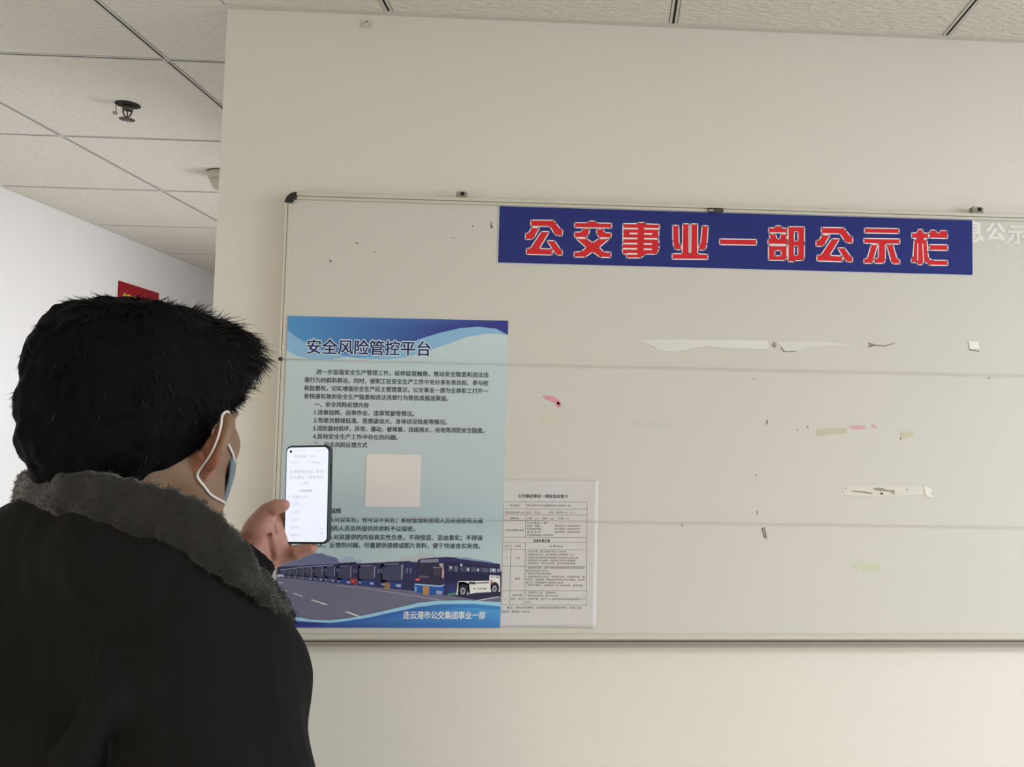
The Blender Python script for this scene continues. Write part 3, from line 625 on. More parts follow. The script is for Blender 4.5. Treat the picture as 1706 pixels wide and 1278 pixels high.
# text
tx = Print(None); tx.tm = lambda a, b: (a, PO_Y, b)
K = P(52, 58, 60)
def tline(body, pl, py, prx, hpx=9.2, col=K, bold=.018, layer=4, Y=PO_Y, T_=tx):
    a = at(pl, py, Y); b = at(prx, py + (prx - pl) * .022, Y)
    T_.text(body, (a[0], a[2]), (b[0], a[2]), hpx / 800., col, layer, bold)
LINES = [('进一步加强安全生产管理工作，延伸监管触角，推动安全隐患和违法违', 527, 619.5, 814), ('章行为的群防群治，同时，使职工在安全生产工作中充分享有表达权、参与权', 507.7, 633, 813.4),
 ('和监督权，切实增强安全生产民主管理意识，公交事业一部为全体职工打开一', 507, 646.5, 813), ('条快速有效的安全生产隐患和违法违章行为等信息报送渠道。', 506.6, 660, 746.6),
 ('一、安全风险反馈内容', 524.2, 673.7, 614.5), ('1.违章指挥、违章作业、违章驾驶等情况。', 524.2, 687, 690), ('2.驾驶员情绪低落、思想波动大、身体状况较差等情况。', 523, 700.2, 744.4),
 ('3.消防器材损坏、异常、挪动、被堵塞，违规用火、用电等消防安全隐患。', 522, 713.5, 807), ('4.其他安全生产工作中存在的问题。', 521.4, 727, 663), ('二、安全风险反馈方式', 522, 740.5, 611.8),
 ('三、信息保障', 513, 851, 568.3), ('反馈人可以实名，也可以不实名；系统管理和受理人员将按照有关规', 529.7, 865.5, 804.5), ('定，对反馈的人员及所提供的资料予以保密。', 507, 880, 691),
 ('反馈人对其提供的内容真实性负责，不得捏造、歪曲事实；不得诬', 527, 894.5, 804), ('告他人，反馈的问题，尽量提供视频或图片资料，便于快速查实处理。', 511, 908, 799.6)]
for t in LINES: tline(*t)
tx.build('body_text', M['ink'], po)
tx = Print(None); tx.tm = lambda a, b: (a, PO_Y, b)
tline('安全风险管控平台', 512, 577.5, 717, 27, P(190, 205, 222), .06, 5, T_=tx)
tline('安全风险管控平台', 512, 577.5, 717, 26, P(38, 36, 92), .016, 7, T_=tx)
tx.build('title', M['ink'], po)['label'] = 'navy headline characters'
tx = Print(None); tx.tm = lambda a, b: (a, PO_Y, b)
a = at(672.4, 1024.5, PO_Y); b = at(808.6, 1024.5, PO_Y); tx.text('连云港市公交集团事业一部', (a[0], a[2]), (b[0], a[2]), 13.2 / 800, P(222, 232, 230), 19, .02)
tx.build('footer_text', M['ink'], po)['label'] = 'white footer characters'

# ---------------------------------------------------------------- A4 notice, partly under the poster
dx1 = float(at(995, 920, SURF_Y - .0014)[0]); dx0 = dx1 - .208; dz1 = float(at(920, 799.5, SURF_Y - .0014)[2]); dz0 = dz1 - .297
def sheet_y(x, z):
    u = (x - dx0) / .208; v = (z - dz0) / .297
    y = .0004 + .0028 * max(0, u - .82) ** 1.5 * 8 + .0012 * max(0, u) * math.sin(v * 5 + 1) ** 2
    y += .004 * max(0, u - .45) * max(0, .12 - v) * 8
    return SURF_Y - .0006 - y * (1 if u > .1 else u * 10)
nt_ = empty('paper_notice', (dx0, SURF_Y, dz0), 'white A4 sheet with a printed table taped beside the blue poster', 'notice')
gx, gz = 26, 36; v = []; f = []
for j in range(gz + 1):
    for i in range(gx + 1):
        x = dx0 + .208 * i / gx; z = dz0 + .297 * j / gz; v.append((x, sheet_y(x, z), z))
for j in range(gz):
    for i in range(gx): k = j * (gx + 1) + i; f.append((k, k + 1, k + gx + 2, k + gx + 1))
o = mesh_obj('sheet', v, f, M['paper'], nt_, True, world_loc(nt_))
md = o.modifiers.new('s', 'SOLIDIFY'); md.thickness = .00012; md.offset = 0
# print follows the sheet
dp = lambda px, py: (lambda q: (q[0], sheet_y(q[0], q[2]), q[2]))(at(px, py, SURF_Y - .0016))
pr = Print(dp, step=.00025); pr.tm = lambda a, b: (a, sheet_y(a, b), b)
LG = (.20, .19, .185, 1); TK = (.13, .125, .12, 1)
q5 = lambda x, y: (820 + x / 4.7316, 790 + y / 4.7333)
def dl(x0, y0, x1, y1, n=8):
    ps = [(x0 + (x1 - x0) * k / n, y0 + (y1 - y0) * k / n) for k in range(n + 1)]
    pr.line([q5(*p) for p in ps], .55, LG, 1)
XL = lambda y: 90 - (y - 220) * .021; XR = lambda y: 748 - (y - 220) * .003
for yl in (220, 276, 323, 368, 500, 541, 597, 727, 920, 1032): dl(XL(yl), yl - (3 if yl < 600 else 2), XR(yl), yl)
dl(XL(220), 218, XL(1032), 1030); dl(748, 220, 744, 1032); dl(268, 220, 262, 500); dl(148, 541, 138, 1032); dl(262, 541, 250, 1032)
def dt(body, x0, y0, x1, h=17, bold=.0, col=TK):
    a = q5(x0, y0); b = q5(x1, y0); A = at(*a, SURF_Y - .0016); B = at(*b, SURF_Y - .0016)
    pr.text(body, (A[0], A[2]), (B[0], A[2]), h / 4.73 / 800, col, 1, bold)
dt('公交集团事业一部应急处置卡', 205, 172, 597, 30, .03)
dt('单位名称', 140, 247, 214); dt('连云港市公共交通集团有限公司事业一部', 274, 246, 618)
dt('应急处置领导小组', 100, 302, 254); dt('组长：负责人', 274, 302, 386); dt('组员：各科室人员（12人）', 448, 302, 656)
dt('报警电话', 138, 347, 212); dt('火警：119', 274, 349, 360); dt('救护：120', 398, 349, 486); dt('交通：122', 524, 349, 608)
dt('应急处置联系电话', 100, 442, 252)
for y, t in ((384, ('公交事业一部：',)), (408, ('经 理：', '联系电话：', '10000000000')), (432, ('安全副经理：', '联系电话：', '10000000000')), (456, ('安全主任：', '联系电话：', '10000000000')), (480, ('应急值班电话：', '00000000'))):
    dt(t[0], 274, y, 440 if y == 384 else (390 if len(t) == 3 else 396))
    if len(t) == 3: dt(t[1], 494, y, 580); dt(t[2], 590, y, 694)
    elif len(t) == 2: dt(t[1], 404, y, 482)
dt('应急处置方案', 324, 524, 456, 22, .035)
dt('序号', 98, 568, 132); dt('事项', 184, 568, 226); dt('处 置 措 施', 452, 569, 558)
for y, t, x1 in ((610, '1. 发现火情，要立即组织附近人员扑救。', 590), (634, '2. 如果火势较大，应立即拨打火警电话“119”。', 650), (658, '3. 迅速切断电源并有序疏散车内及场内全部人员。', 682), (680, '4. 使用附近灭火器材，用湿毛巾捂住口鼻撤离；', 660), (703, '5. 警戒现场，保护好现场，配合调查和处理。', 662),
                 (738, '1. 迅速切断电源，或用干燥绝缘物使触电者尽快脱离电源并', 730), (762, '移到通风处进行检查。', 446), (785, '2. 将伤员平放于安全地带。', 470), (808, '3. 若触电者失去知觉，但呼吸正常，应保持安静，解', 730), (832, '开衣领，注意保暖。若触电者呼吸停止或心跳停止，应立即', 730), (855, '施行人工呼吸和胸外心脏按压法抢救。', 566), (877, '4. 情况严重的，立即拨打“120”急救电话，请求救援。', 722),
                 (934, '1. 立即停止工作，查看伤情。', 505), (958, '2. 轻微伤及时清洗，进行包扎止血。', 528), (984, '3. 伤情严重，拨打“120”急救电话或送往医院做进一步', 734), (1010, '治疗。', 304)):
    dt(t, 266 - (y - 600) * .012, y, x1)
dt('火灾', 186, 661, 218); dt('1', 110, 661, 114); dt('触电', 178, 825, 222); dt('2', 106, 825, 112); dt('意外伤害', 160, 955, 236); dt('擦伤、扭伤', 146, 984, 244); dt('3', 102, 984, 110)
dt('备注：发生突发事件，应采取应急处置的同时，逐级上报', 114, 1052, 702, 20); dt('至经理，等待进一步指示。', 70, 1085, 304, 20)
pr.build('printed_table', M['ink'], nt_)

# ---------------------------------------------------------------- little things on the wall
x, y, z = at(611, 41, WALL_Y)
mh = empty('adhesive_hook', (x, WALL_Y, z), 'small translucent adhesive hook on the wall near the ceiling', 'hook')
mb = MB(); mb.box((x - .012, WALL_Y - .0015, z - .009), (x + .012, WALL_Y - .0001, z + .008)); mb.build('adhesive_pad', mat('clear_pad', (.66, .64, .56), .25), mh, bevel=.001)
mb = MB(); mb.tube([(x + .001, WALL_Y - .001, z + .004), (x + .001, WALL_Y - .006, z - .002), (x + .001, WALL_Y - .008, z - .007), (x + .001, WALL_Y - .012, z - .004)], .0016, 8); mb.build('hook', mat('hook_white', (.8, .78, .7), .3), mh, True)
mb = MB(); mb.lathe([(.0015, 0), (.0015, -.001)], (x + .001, WALL_Y - .001, z + .0065), 10, 'y'); mb.build('pin_hole', M['groove'], mh)

# ================================================================ person
def smin(a, b, k):
    h = np.clip(.5 + .5 * (b - a) / k, 0, 1); return b * (1 - h) + a * h - k * h * (1 - h)
def smax(a, b, k): return -smin(-a, -b, k)
def ell(p, c, r, Rm=None):
    q = p - np.asarray(c, np.float32)
    if Rm is not None: q = q @ np.asarray(Rm, np.float32)
    r = np.asarray(r, np.float32)
    k0 = np.linalg.norm(q / r, axis=-1); k1 = np.linalg.norm(q / (r * r), axis=-1) + 1e-9
    return k0 * (k0 - 1) / k1
def cone(p, a, b, ra, rb):
    a = np.asarray(a, np.float32); b = np.asarray(b, np.float32); ab = b - a
    t = np.clip(((p - a) @ ab) / (ab @ ab), 0, 1)
    return np.linalg.norm(p - a - t[..., None] * ab, axis=-1) - (ra + (rb - ra) * t)
def chain(p, pts, rr, k=.006):
    d = None
    for i in range(len(pts) - 1):
        e = cone(p, pts[i], pts[i + 1], rr[i], rr[i + 1]); d = e if d is None else smin(d, e, k)
    return d
def nets(fn, lo, hi, h):
    """surface of fn < 0 as a smooth quad mesh (naive surface nets)"""
    lo = np.array(lo, np.float32); hi = np.array(hi, np.float32); n = np.ceil((hi - lo) / h).astype(int) + 1
    ax = [lo[i] + h * np.arange(n[i], dtype=np.float32) for i in range(3)]
    D = np.empty(tuple(n), np.float32)
    step = max(1, int(400000 / (n[1] * n[2])))
    for i in range(0, n[0], step):
        g = np.stack(np.meshgrid(ax[0][i:i + step], ax[1], ax[2], indexing='ij'), -1); D[i:i + step] = fn(g)
    D[0] = D[-1] = 1; D[:, 0] = D[:, -1] = 1; D[:, :, 0] = D[:, :, -1] = 1
    S = D < 0
    acc = np.zeros(tuple(n - 1) + (3,), np.float32); cnt = np.zeros(tuple(n - 1), np.float32)
    for axis in range(3):
        o = [0, 0, 0]; o[axis] = 1
        others = [k for k in range(3) if k != axis]
        for a in (0, 1):
            for b in (0, 1):
                off = [0, 0, 0]; off[others[0]] = a; off[others[1]] = b
                s0 = tuple(slice(off[k], off[k] + n[k] - 1) for k in range(3))
                s1 = tuple(slice(off[k] + o[k], off[k] + o[k] + n[k] - 1) for k in range(3))
                d0 = D[s0]; d1 = D[s1]; m = (d0 < 0) != (d1 < 0)
                t = np.where(m, d0 / np.where(m, d0 - d1, 1), 0)
                for k in range(3): acc[..., k] += np.where(m, off[k] + (t if k == axis else 0), 0)
                cnt += m
    act = cnt > 0; idx = -np.ones(tuple(n - 1), int); idx[act] = np.arange(act.sum())
    cell = np.argwhere(act); V = lo + h * (cell + acc[act] / cnt[act][:, None])
    F = []
    for axis in range(3):
        b_, c_ = [(1, 2), (2, 0), (0, 1)][axis]
        sl0 = [slice(1, n[k] - 1) for k in range(3)]; sl0[axis] = slice(0, n[axis] - 1); sl1 = list(sl0); sl1[axis] = slice(1, n[axis])
        s0 = S[tuple(sl0)]; s1 = S[tuple(sl1)]; e = np.argwhere(s0 != s1)
        flip = s0[tuple(e.T)]
        base_ = e.copy()
        for k in range(3):
            if k != axis: base_[:, k] += 1
        def cid(db, dc):
            q = base_.copy(); q[:, b_] -= db; q[:, c_] -= dc; return idx[tuple(q.T)]
        q = np.stack([cid(1, 1), cid(0, 1), cid(0, 0), cid(1, 0)], 1)
        q[~flip] = q[~flip][:, ::-1]; F.append(q)
    F = np.concatenate(F)
    return V.astype(float), F
def net_obj(name, parts, m, parent, base, disp=None):
    Vs, Fs, n = [], [], 0
    for V, F in parts: Vs.append(V); Fs.append(F + n); n += len(V)
    V = np.concatenate(Vs); F = np.concatenate(Fs)
    me = bpy.data.meshes.new(name); me.vertices.add(len(V)); me.vertices.foreach_set('co', (V - np.array(base)).ravel())
    me.loops.add(len(F) * 4); me.loops.foreach_set('vertex_index', F.ravel().astype(np.int32))
    me.polygons.add(len(F)); me.polygons.foreach_set('loop_start', np.arange(0, len(F) * 4, 4, dtype=np.int32))
    me.update(calc_edges=True); me.validate(); me.polygons.foreach_set('use_smooth', [True] * len(me.polygons)); me.materials.append(m)
    o = bpy.data.objects.new(name, me); C.objects.link(o)
    if parent: o.parent = parent
    else: o.location = base
    return o, V, F
def normals(V, F):
    a = V[F[:, 2]] - V[F[:, 0]]; b = V[F[:, 3]] - V[F[:, 1]]; nn = np.cross(a, b); N = np.zeros_like(V)
    for k in range(4): np.add.at(N, F[:, k], nn)
    return N / (np.linalg.norm(N, axis=1, keepdims=True) + 1e-12)
def wob(p, f, s):
    q = p * f
    return (np.sin(q[..., 0] * 1.7 + s + 1.3 * np.sin(q[..., 1] * 1.1 + s * 2)) + np.sin(q[..., 1] * 2.3 + s * 3 + 1.1 * np.sin(q[..., 2] * 1.3)) + np.sin(q[..., 2] * 1.9 + s * 5 + 1.2 * np.sin(q[..., 0] * 1.5))) / 3

# ---- joints, placed in the room
BASE = (-.56, 1.01, 0.)
HC = at(247, 668, .965)                     # centre of the skull
HYAW, HPITCH, HROLL = math.radians(15), math.radians(-6), math.radians(0)
def rotm(yaw, pitch, roll):
    return np.array((Matrix.Rotation(-yaw, 3, 'Z') @ Matrix.Rotation(pitch, 3, 'X') @ Matrix.Rotation(roll, 3, 'Y')))
HR = rotm(HYAW, HPITCH, HROLL)                           # columns: right, forward, up
def hl(x, y, z): return HC + HR @ np.array([x, y, z])
def to_head(p): return (p - HC.astype(np.float32)) @ HR.astype(np.float32)
SR = at(360, 1150, .875); SL = np.array([-.715, 1.10, 1.415])
ELR = at(366, 1560, .83); WRL = at(418, 926, 1.43)
ELL_ = np.array([-.70, 1.30, 1.20])
NB = np.array([HC[0] - .015, HC[1] + .010, 1.475])

M['skin'] = mat('skin', (.215, .130, .082), .55, var=.12, vscale=22, sss=.08, bump='noise', bscale=260, bstr=.25, dist=.0006)
M['hand'] = mat('palm_skin', (.46, .225, .165), .5, var=.12, vscale=40, sss=.1, bump='noise', bscale=200, bstr=.3, dist=.0006)
M['hair'] = mat('black_hair', (.0030, .0032, .0038), .65, spec=.05)
M['jacket'] = mat('black_jacket_cloth', (.0074, .0074, .0078), .9, bump='noise', bscale=7, bstr=.9, dist=.05, detail=3, spec=.14, stretch=(1, 1, .55))
M['fur'] = mat('charcoal_plush_collar', (.0145, .0138, .0118), .8, var=.7, vscale=22, sheen=.25, spec=.2)
M['trouser'] = mat('dark_trousers', (.012, .012, .016), .9)
M['shoe'] = mat('black_leather', (.01, .01, .01), .4)
M['mask'] = mat('mask_fabric', (.15, .185, .215), .85, bump='noise', bscale=500, bstr=.2, dist=.0005)
M['loop'] = mat('mask_loop_white', (.72, .68, .66), .7)

# ---- head and neck
def head_sdf(P_):
    p = to_head(P_)
    d = ell(p, (0, -.006, .000), (.076, .092, .080))
    d = smin(d, ell(p, (0, .030, -.062), (.069, .062, .070)), .03)
    for s in (-1, 1):
        d = smin(d, cone(p, (s * .064, .004, -.082), (s * .018, .066, -.114), .018, .016), .022)
        d = smin(d, ell(p, (s * .047, .050, -.042), (.024, .025, .023)), .015)
        d = smax(d, -ell(p, (s * .031, .096, -.018), (.017, .012, .011)), .008)     # eye socket
        d = smin(d, ell(p, (s * .031, .080, -.019), (.0130, .0118, .0105)), .004)    # lids over the eye
    d = smin(d, ell(p, (0, .084, -.002), (.045, .012, .010)), .012)                 # brow
    d = smin(d, cone(p, (0, .088, -.014), (0, .108, -.048), .007, .0105), .008)      # nose
    for s in (-1, 1): d = smin(d, ell(p, (s * .011, .098, -.051), (.0075, .009, .007)), .004)
    d = smin(d, ell(p, (0, .089, -.079), (.022, .008, .005)), .004)                 # lips
    d = smin(d, ell(p, (0, .086, -.088), (.019, .008, .0055)), .004)
    d = smin(d, ell(p, (0, .072, -.112), (.022, .018, .016)), .015)                 # chin
    # neck, running from skull down into the jacket
    n0 = hl(.002, -.022, -.060); n1 = NB + np.array([.012, .010, -.03])
    d = smin(d, cone(P_, n0, n1, .059, .066), .022)
    d = smin(d, cone(P_, hl(.052, .005, -.075), NB + np.array([.055, .03, 0]), .020, .030), .03)
    # ears
    for s in (-1, 1):
        a = math.radians(58) * s
        # ear frame: disc whose plane stands off the head, opening forward
        out = np.array([math.sin(abs(a)) * s, -math.cos(a), 0.]); upv = np.array([s * .10, .14, .97]); upv /= np.linalg.norm(upv)
        out = out - upv * (out @ upv); out /= np.linalg.norm(out); nrm = np.cross(upv, out)
        E_ = np.stack([out, upv, nrm], 1).astype(np.float32); c = np.array([s * .091, -.005, -.048])
        q = (p - c.astype(np.float32)) @ E_
        e = ell(q, (0.004, .003, 0), (.0165, .030, .0052))
        th = np.linspace(-1.9, 1.75, 13); rim = [np.array([.004 + .0175 * math.cos(t) * (1 if t < 1.6 else 1), .006 + .0265 * math.sin(t), 0]) for t in th]
        rr = chain(q, rim, [.0042] * 13, .002); e = smin(e, rr, .003)
        e = smax(e, -ell(q, (.002, .006, .0055 * s), (.010, .018, .0045)), .003)
        e = smin(e, ell(q, (-.005, -.025, 0), (.0085, .010, .0052)), .004)
        e = smin(e, cone(p, (s * .070, .006, -.046), (s * .083, .0, -.048), .013, .009), .006)
        d = smin(d, e, .004)
    return d
headm = nets(head_sdf, HC + np.array([-.13, -.15, -.24]), HC + np.array([.13, .14, .11]), .0026)
# ---- left hand around the phone (thumb in front of its edge, little finger under it, the rest behind)
PHD = 1.435
h_ = lambda x, y, d: at(x, y, d)
def hand_sdf(P_):
    d = cone(P_, h_(372, 962, 1.40), h_(420, 922, 1.435), .030, .028)                          # forearm to wrist
    d = smin(d, chain(P_, [h_(418, 908, 1.430), h_(434, 880, 1.428), h_(441, 862, 1.424)], [.024, .022, .0165], .01), .012)  # ball of the thumb
    d = smin(d, chain(P_, [h_(438, 935, 1.440), h_(456, 922, 1.445), h_(466, 905, 1.452)], [.022, .0195, .017], .01), .014)   # heel of the hand
    d = smin(d, ell(P_, h_(446, 898, 1.450), (.030, .016, .034)), .012)                        # palm
    d = smin(d, ell(P_, h_(455, 872, 1.458), (.022, .012, .022)), .012)
    d = smax(d, -cone(P_, h_(445, 893, 1.420), h_(452, 930, 1.424), .006, .004), .006)         # palm crease
    d = smax(d, -cone(P_, h_(452, 862, 1.428), h_(458, 885, 1.430), .006, .004), .006)
    d = smin(d, chain(P_, [h_(436, 868, 1.424), h_(446, 851, 1.419), h_(459, 845, 1.416), h_(473, 841.5, 1.418)], [.0150, .0118, .0112, .0088], .004), .007)  # thumb
    d = smin(d, ell(P_, h_(466, 842.5, 1.417), (.0125, .0095, .0088)), .004)
    f = chain(P_, [h_(463, 921, 1.448), h_(478, 924, 1.444), h_(495, 920.5, 1.440), h_(518, 913, 1.440)], [.0150, .0125, .0112, .0092], .003)  # little finger
    d = smin(d, f, .007)
    for (x0, y0, x1, y1, x2, y2, x3, y3, r_) in ((468, 893, 492, 886, 514, 880, 534, 878, .0100), (466, 876, 492, 864, 516, 856, 537, 853, .0105), (462, 860, 486, 842, 510, 832, 530, 829, .0102)):
        g = chain(P_, [h_(x0, y0, 1.468), h_(x1, y1, 1.482), h_(x2, y2, 1.486), h_(x3, y3, 1.478)], [r_ * 1.15, r_, r_ * .93, r_ * .8], .003)
        d = smin(d, g, .005)
    return d
handm = nets(hand_sdf, h_(372, 962, 1.40) + np.array([-.06, -.05, -.05]), h_(545, 820, 1.49) + np.array([.03, .03, .03]), .0019)
# ---- rest of the body under the clothes (coarse)
HIP = np.array([-.56, 1.01, .93])
def core_sdf(P_):
    d = cone(P_, NB + (0, 0, -.14), HIP, .075, .08)
    d = smin(d, cone(P_, NB + (0.01, .01, .03), NB + (0, 0, -.12), .050, .07), .04)
    d = smin(d, chain(P_, [NB + (-.02, .02, -.07), SL + (0.01, 0, -.01), ELL_, WRL], [.05, .045, .036, .026], .02), .03)
    d = smin(d, chain(P_, [NB + (.02, -.01, -.07), SR + (0, 0, -.01), ELR, np.array([-.36, 1.08, 1.0])], [.04, .028, .022, .022], .02), .03)
    for s in (-1, 1):
        x = HIP[0] + s * .095
        d = smin(d, chain(P_, [HIP + (s * .07, 0, 0), np.array([x, 1.02, .50]), np.array([x, 1.0, .10])], [.085, .052, .038], .02), .03)
    return d
corem = nets(core_sdf, (-.95, .60, .02), (-.20, 1.60, 1.60), .016)
person, _, _ = net_obj('person', [headm, handm, corem], M['skin'], None, BASE)
person.data.materials.append(M['hand']); mi = np.zeros(len(person.data.polygons), np.int32); mi[len(headm[1]):len(headm[1]) + len(handm[1])] = 1
hv = (headm[0] - HC) @ HR; ear = (np.linalg.norm((np.abs(hv[:, :1]) * [1, 0, 0] + hv * [0, 1, 1] - [.090, -.008, -.046]) / [.022, .030, .038], axis=1) < 1) & (np.abs(hv[:, 0]) > .074)
mi[:len(headm[1])][ear[headm[1]].all(1)] = 2
person.data.materials.append(mat('ear_skin', (.30, .125, .085), .5, var=.15, vscale=40, sss=.15))
person.data.polygons.foreach_set('material_index', mi)
tag(person, 'person in black jacket with plush collar, seen from behind, holding up a phone', 'person')

# ---- eyes
for s in (-1, 1):
    c = hl(s * .031, .0795, -.019); mb = MB(); n = 14
    mb.lathe([(.0002, -.0118)] + [(.0118 * math.cos(a), .0118 * math.sin(a)) for a in np.linspace(-1.4, 1.4, 9)] + [(.0002, .0118)], c, n)
    e_ = mb.build('eye', mat('eye_white', (.7, .68, .65), .3), person, True)
    mb = MB(); c2 = hl(s * .031, .0908, -.020); mb.lathe([(.0002, -.0052), (.0045, -.002), (.0052, 0), (.0045, .002), (.0002, .0052)], c2, 12); mb.build('iris', mat('dark_iris', (.02, .012, .008), .2), e_, True)

# ---- hair: cap volume plus strands
def hair_cap(P_):
    p = to_head(P_); q = p - np.array([0.0, -.010, .008], np.float32)
    a, b, c = .0880, .100, .0905
    e = 3.1
    k = (np.abs(q[..., 0] / a) ** e + np.abs(q[..., 1] / b) ** e + np.abs(q[..., 2] / c) ** e) ** (1 / e)
    d = (k - 1) * .09
    d = smin(d, ell(p, (.0, -.064, -.050), (.070, .038, .055)), .02)        # full back of the head
    d = smin(d, ell(p, (.030, .050, .064), (.050, .040, .030)), .018)
    d = d + .016 * np.clip((.030 - p[..., 2]) / .05, 0, 1) * np.clip((p[..., 1] + .01) / .04, 0, 1)        # fringe swept up
    d = d + .0035 * wob(P_, 70, 1.) + .002 * wob(P_, 150, 2.)
    # trim to the hairline: z > line(y)
    y = p[..., 1]; z = p[..., 2]; x = np.abs(p[..., 0])
    line = np.interp(y, [-.14, -.07, -.045, -.028, -.012, .03, .050, .068, .085, .12], [-.118, -.112, -.090, -.076, -.054, -.012, .004, .022, .040, .052]).astype(np.float32)
    d = smax(d, line - z, .010)
    d = smax(d, .0 - smin(ell(p, (0, .045, -.02), (.066, .060, .07)), np.float32(1) + 0 * z, .01) - .0, .004)
    return d
capm = nets(hair_cap, HC + np.array([-.15, -.16, -.15]), HC + np.array([.15, .16, .14]), .0030)
hair, HV, HF = net_obj('hair', [capm], M['hair'], person, BASE)
HN = normals(HV, HF)
def strands(V, N, count, lenf, dirf, wid, seg, seed, root_in=.004, curl=.15):
    g = np.random.default_rng(seed); ii = g.integers(0, len(V), count)
    verts = []; faces = []
    P0 = V[ii] + g.normal(0, .0012, (count, 3)) - N[ii] * root_in; D0 = dirf(V[ii], N[ii], g); L = lenf(V[ii], g)
    cur = P0.copy(); d = D0.copy(); bend = g.normal(0, curl, (count, 3)); bend[:, 2] -= .04
    side = np.cross(d, g.normal(0, 1, (count, 3))); side /= np.linalg.norm(side, axis=1, keepdims=True)
    rows = []
    for k in range(seg + 1):
        w_ = wid * (1 - (k / seg) ** 1.5) + .00008
        rows.append(np.stack([cur - side * w_, cur + side * w_], 1))
        d = d + bend / seg; d /= np.linalg.norm(d, axis=1, keepdims=True); cur = cur + d * (L / seg)[:, None]
    A = np.stack(rows, 1).reshape(count, -1, 3); m = (seg + 1) * 2
    f = np.array([(2 * k, 2 * k + 1, 2 * k + 3, 2 * k + 2) for k in range(seg)])
    F = (f[None] + (np.arange(count) * m)[:, None, None]).reshape(-1, 4)
    return A.reshape(-1, 3), F
CROWN = hl(-.015, -.050, .10)
TUFT = g_t = np.random.default_rng(3).normal(0, 1, (60, 3))
def clump(V, k):
    # pseudo-random but spatially smooth vector field
    q = V * k
    return np.stack([np.sin(q[:, 0] * 1.3 + 2 * np.sin(q[:, 2])), np.sin(q[:, 1] * 1.7 + 2 * np.sin(q[:, 0] * 1.1)), np.sin(q[:, 2] * 1.5 + 2 * np.sin(q[:, 1] * .9))], 1)
def hdir(V, N, g):
    t = V - CROWN; t -= N * np.sum(t * N, 1, keepdims=True); t /= np.linalg.norm(t, axis=1, keepdims=True) + 1e-9
    p = (V - HC) @ HR; top = np.clip((p[:, 2] - .02) / .07, 0, 1); front = np.clip((p[:, 1] + .02) / .08, 0, 1)
    outw = .02 + .26 * top * front
    low = np.clip((-p[:, 2]) / .05, 0, 1)
    d = t * 1.0 + N * (outw * (1 - low * .75))[:, None] + clump(V, 75) * (.42 * (1 - low * .6))[:, None] + g.normal(0, .10, V.shape)
    d[:, 2] -= .35 * (1 - top)
    return d / np.linalg.norm(d, axis=1, keepdims=True)
def hlen(V, g):
    p = (V - HC) @ HR; low = np.clip((-p[:, 2]) / .06, 0, 1); top = np.clip((p[:, 2] - .01) / .06, 0, 1)
    return (.015 + (.003 + .014 * np.clip((p[:, 1] + .02) / .08, 0, 1)) * top * g.uniform(.2, 1.3, len(V)) - .007 * low) * g.uniform(.6, 1.15, len(V))
sv, sf = strands(HV, HN, 26000, hlen, hdir, .00055, 4, 5)
V2, F2 = sv, sf
o, _, _ = net_obj('hair_strands', [(V2, F2)], mat('hair_strand', (.004, .004, .0045), .5, spec=.22), hair, BASE); o['kind'] = 'stuff'

# ---- face mask and its loops
def mask_sdf(P_):
    p = to_head(P_)
    d = ell(p, (0, .030, -.062), (.069, .062, .070))
    d = smin(d, ell(p, (0, .080, -.070), (.030, .034, .040)), .03); d = smin(d, cone(p, (0, .092, -.020), (0, .112, -.052), .008, .014), .012)
    for s in (-1, 1): d = smin(d, cone(p, (s * .062, .006, -.080), (s * .018, .066, -.108), .019, .017), .022)
    sh = np.abs(d - .0045) - .0016
    y = p[..., 1]; z = p[..., 2]
    top = -.036 + .012 * np.exp(-(p[..., 0] / .018) ** 2) + .10 * np.clip(y - .06, -.03, .05)
    sh = smax(sh, z - top, .002); sh = smax(sh, (-.122) - z, .002); sh = smax(sh, .046 - y, .002)
    return sh
maskm = nets(mask_sdf, HC + np.array([-.11, -.05, -.17]), HC + np.array([.12, .16, .02]), .0019)
mk, _, _ = net_obj('face_mask', [maskm], M['mask'], person, BASE)
def smoothpath(pts, n=6):
    pts = [np.array(p, float) for p in pts]; out = []
    for i in range(len(pts) - 1):
        p0 = pts[max(i - 1, 0)]; p1 = pts[i]; p2 = pts[i + 1]; p3 = pts[min(i + 2, len(pts) - 1)]
        for k in range(n):
            t = k / n; out.append(.5 * ((2 * p1) + (p2 - p0) * t + (2 * p0 - 5 * p1 + 4 * p2 - p3) * t * t + (3 * p1 - p0 - 3 * p2 + p3) * t ** 3))
    out.append(pts[-1]); return out
LS = 1.165
LOC = [(.072, .056, -.060), (.076, .044, -.050), (.080, .030, -.036), (.087, .014, -.022), (.096, .002, -.014), (.101, -.012, -.018), (.100, -.024, -.030), (.095, -.0295, -.046), (.088, -.0255, -.061), (.081, -.013, -.077), (.075, .004, -.090), (.073, .024, -.099), (.070, .048, -.104)]
pathr = []
for q in smoothpath([hl(*l) for l in LOC]):
    for _ in range(3):
        s4_ = np.array([q, q + (2e-3, 0, 0), q + (0, 2e-3, 0), q + (0, 0, 2e-3)]).astype(np.float32); e = head_sdf(s4_[None, None])[0, 0].astype(float)
        gq = (e[1:] - e[0]) / 2e-3; q = q - gq / (gq @ gq + 1e-6) * min(max(e[0] - .0016, -.010), .010) * .9
    pathr.append(q)
for _ in range(2): pathr = [pathr[0]] + [(pathr[i - 1] + pathr[i] * 2 + pathr[i + 1]) / 4 for i in range(1, len(pathr) - 1)] + [pathr[-1]]
mb = MB(); mb.tube(pathr, .00135, 8); mb.build('ear_loop', M['loop'], mk, True)
mirror = [(lambda l: hl(-l[0], l[1], l[2]))(HR.T @ (q - HC)) for q in pathr]
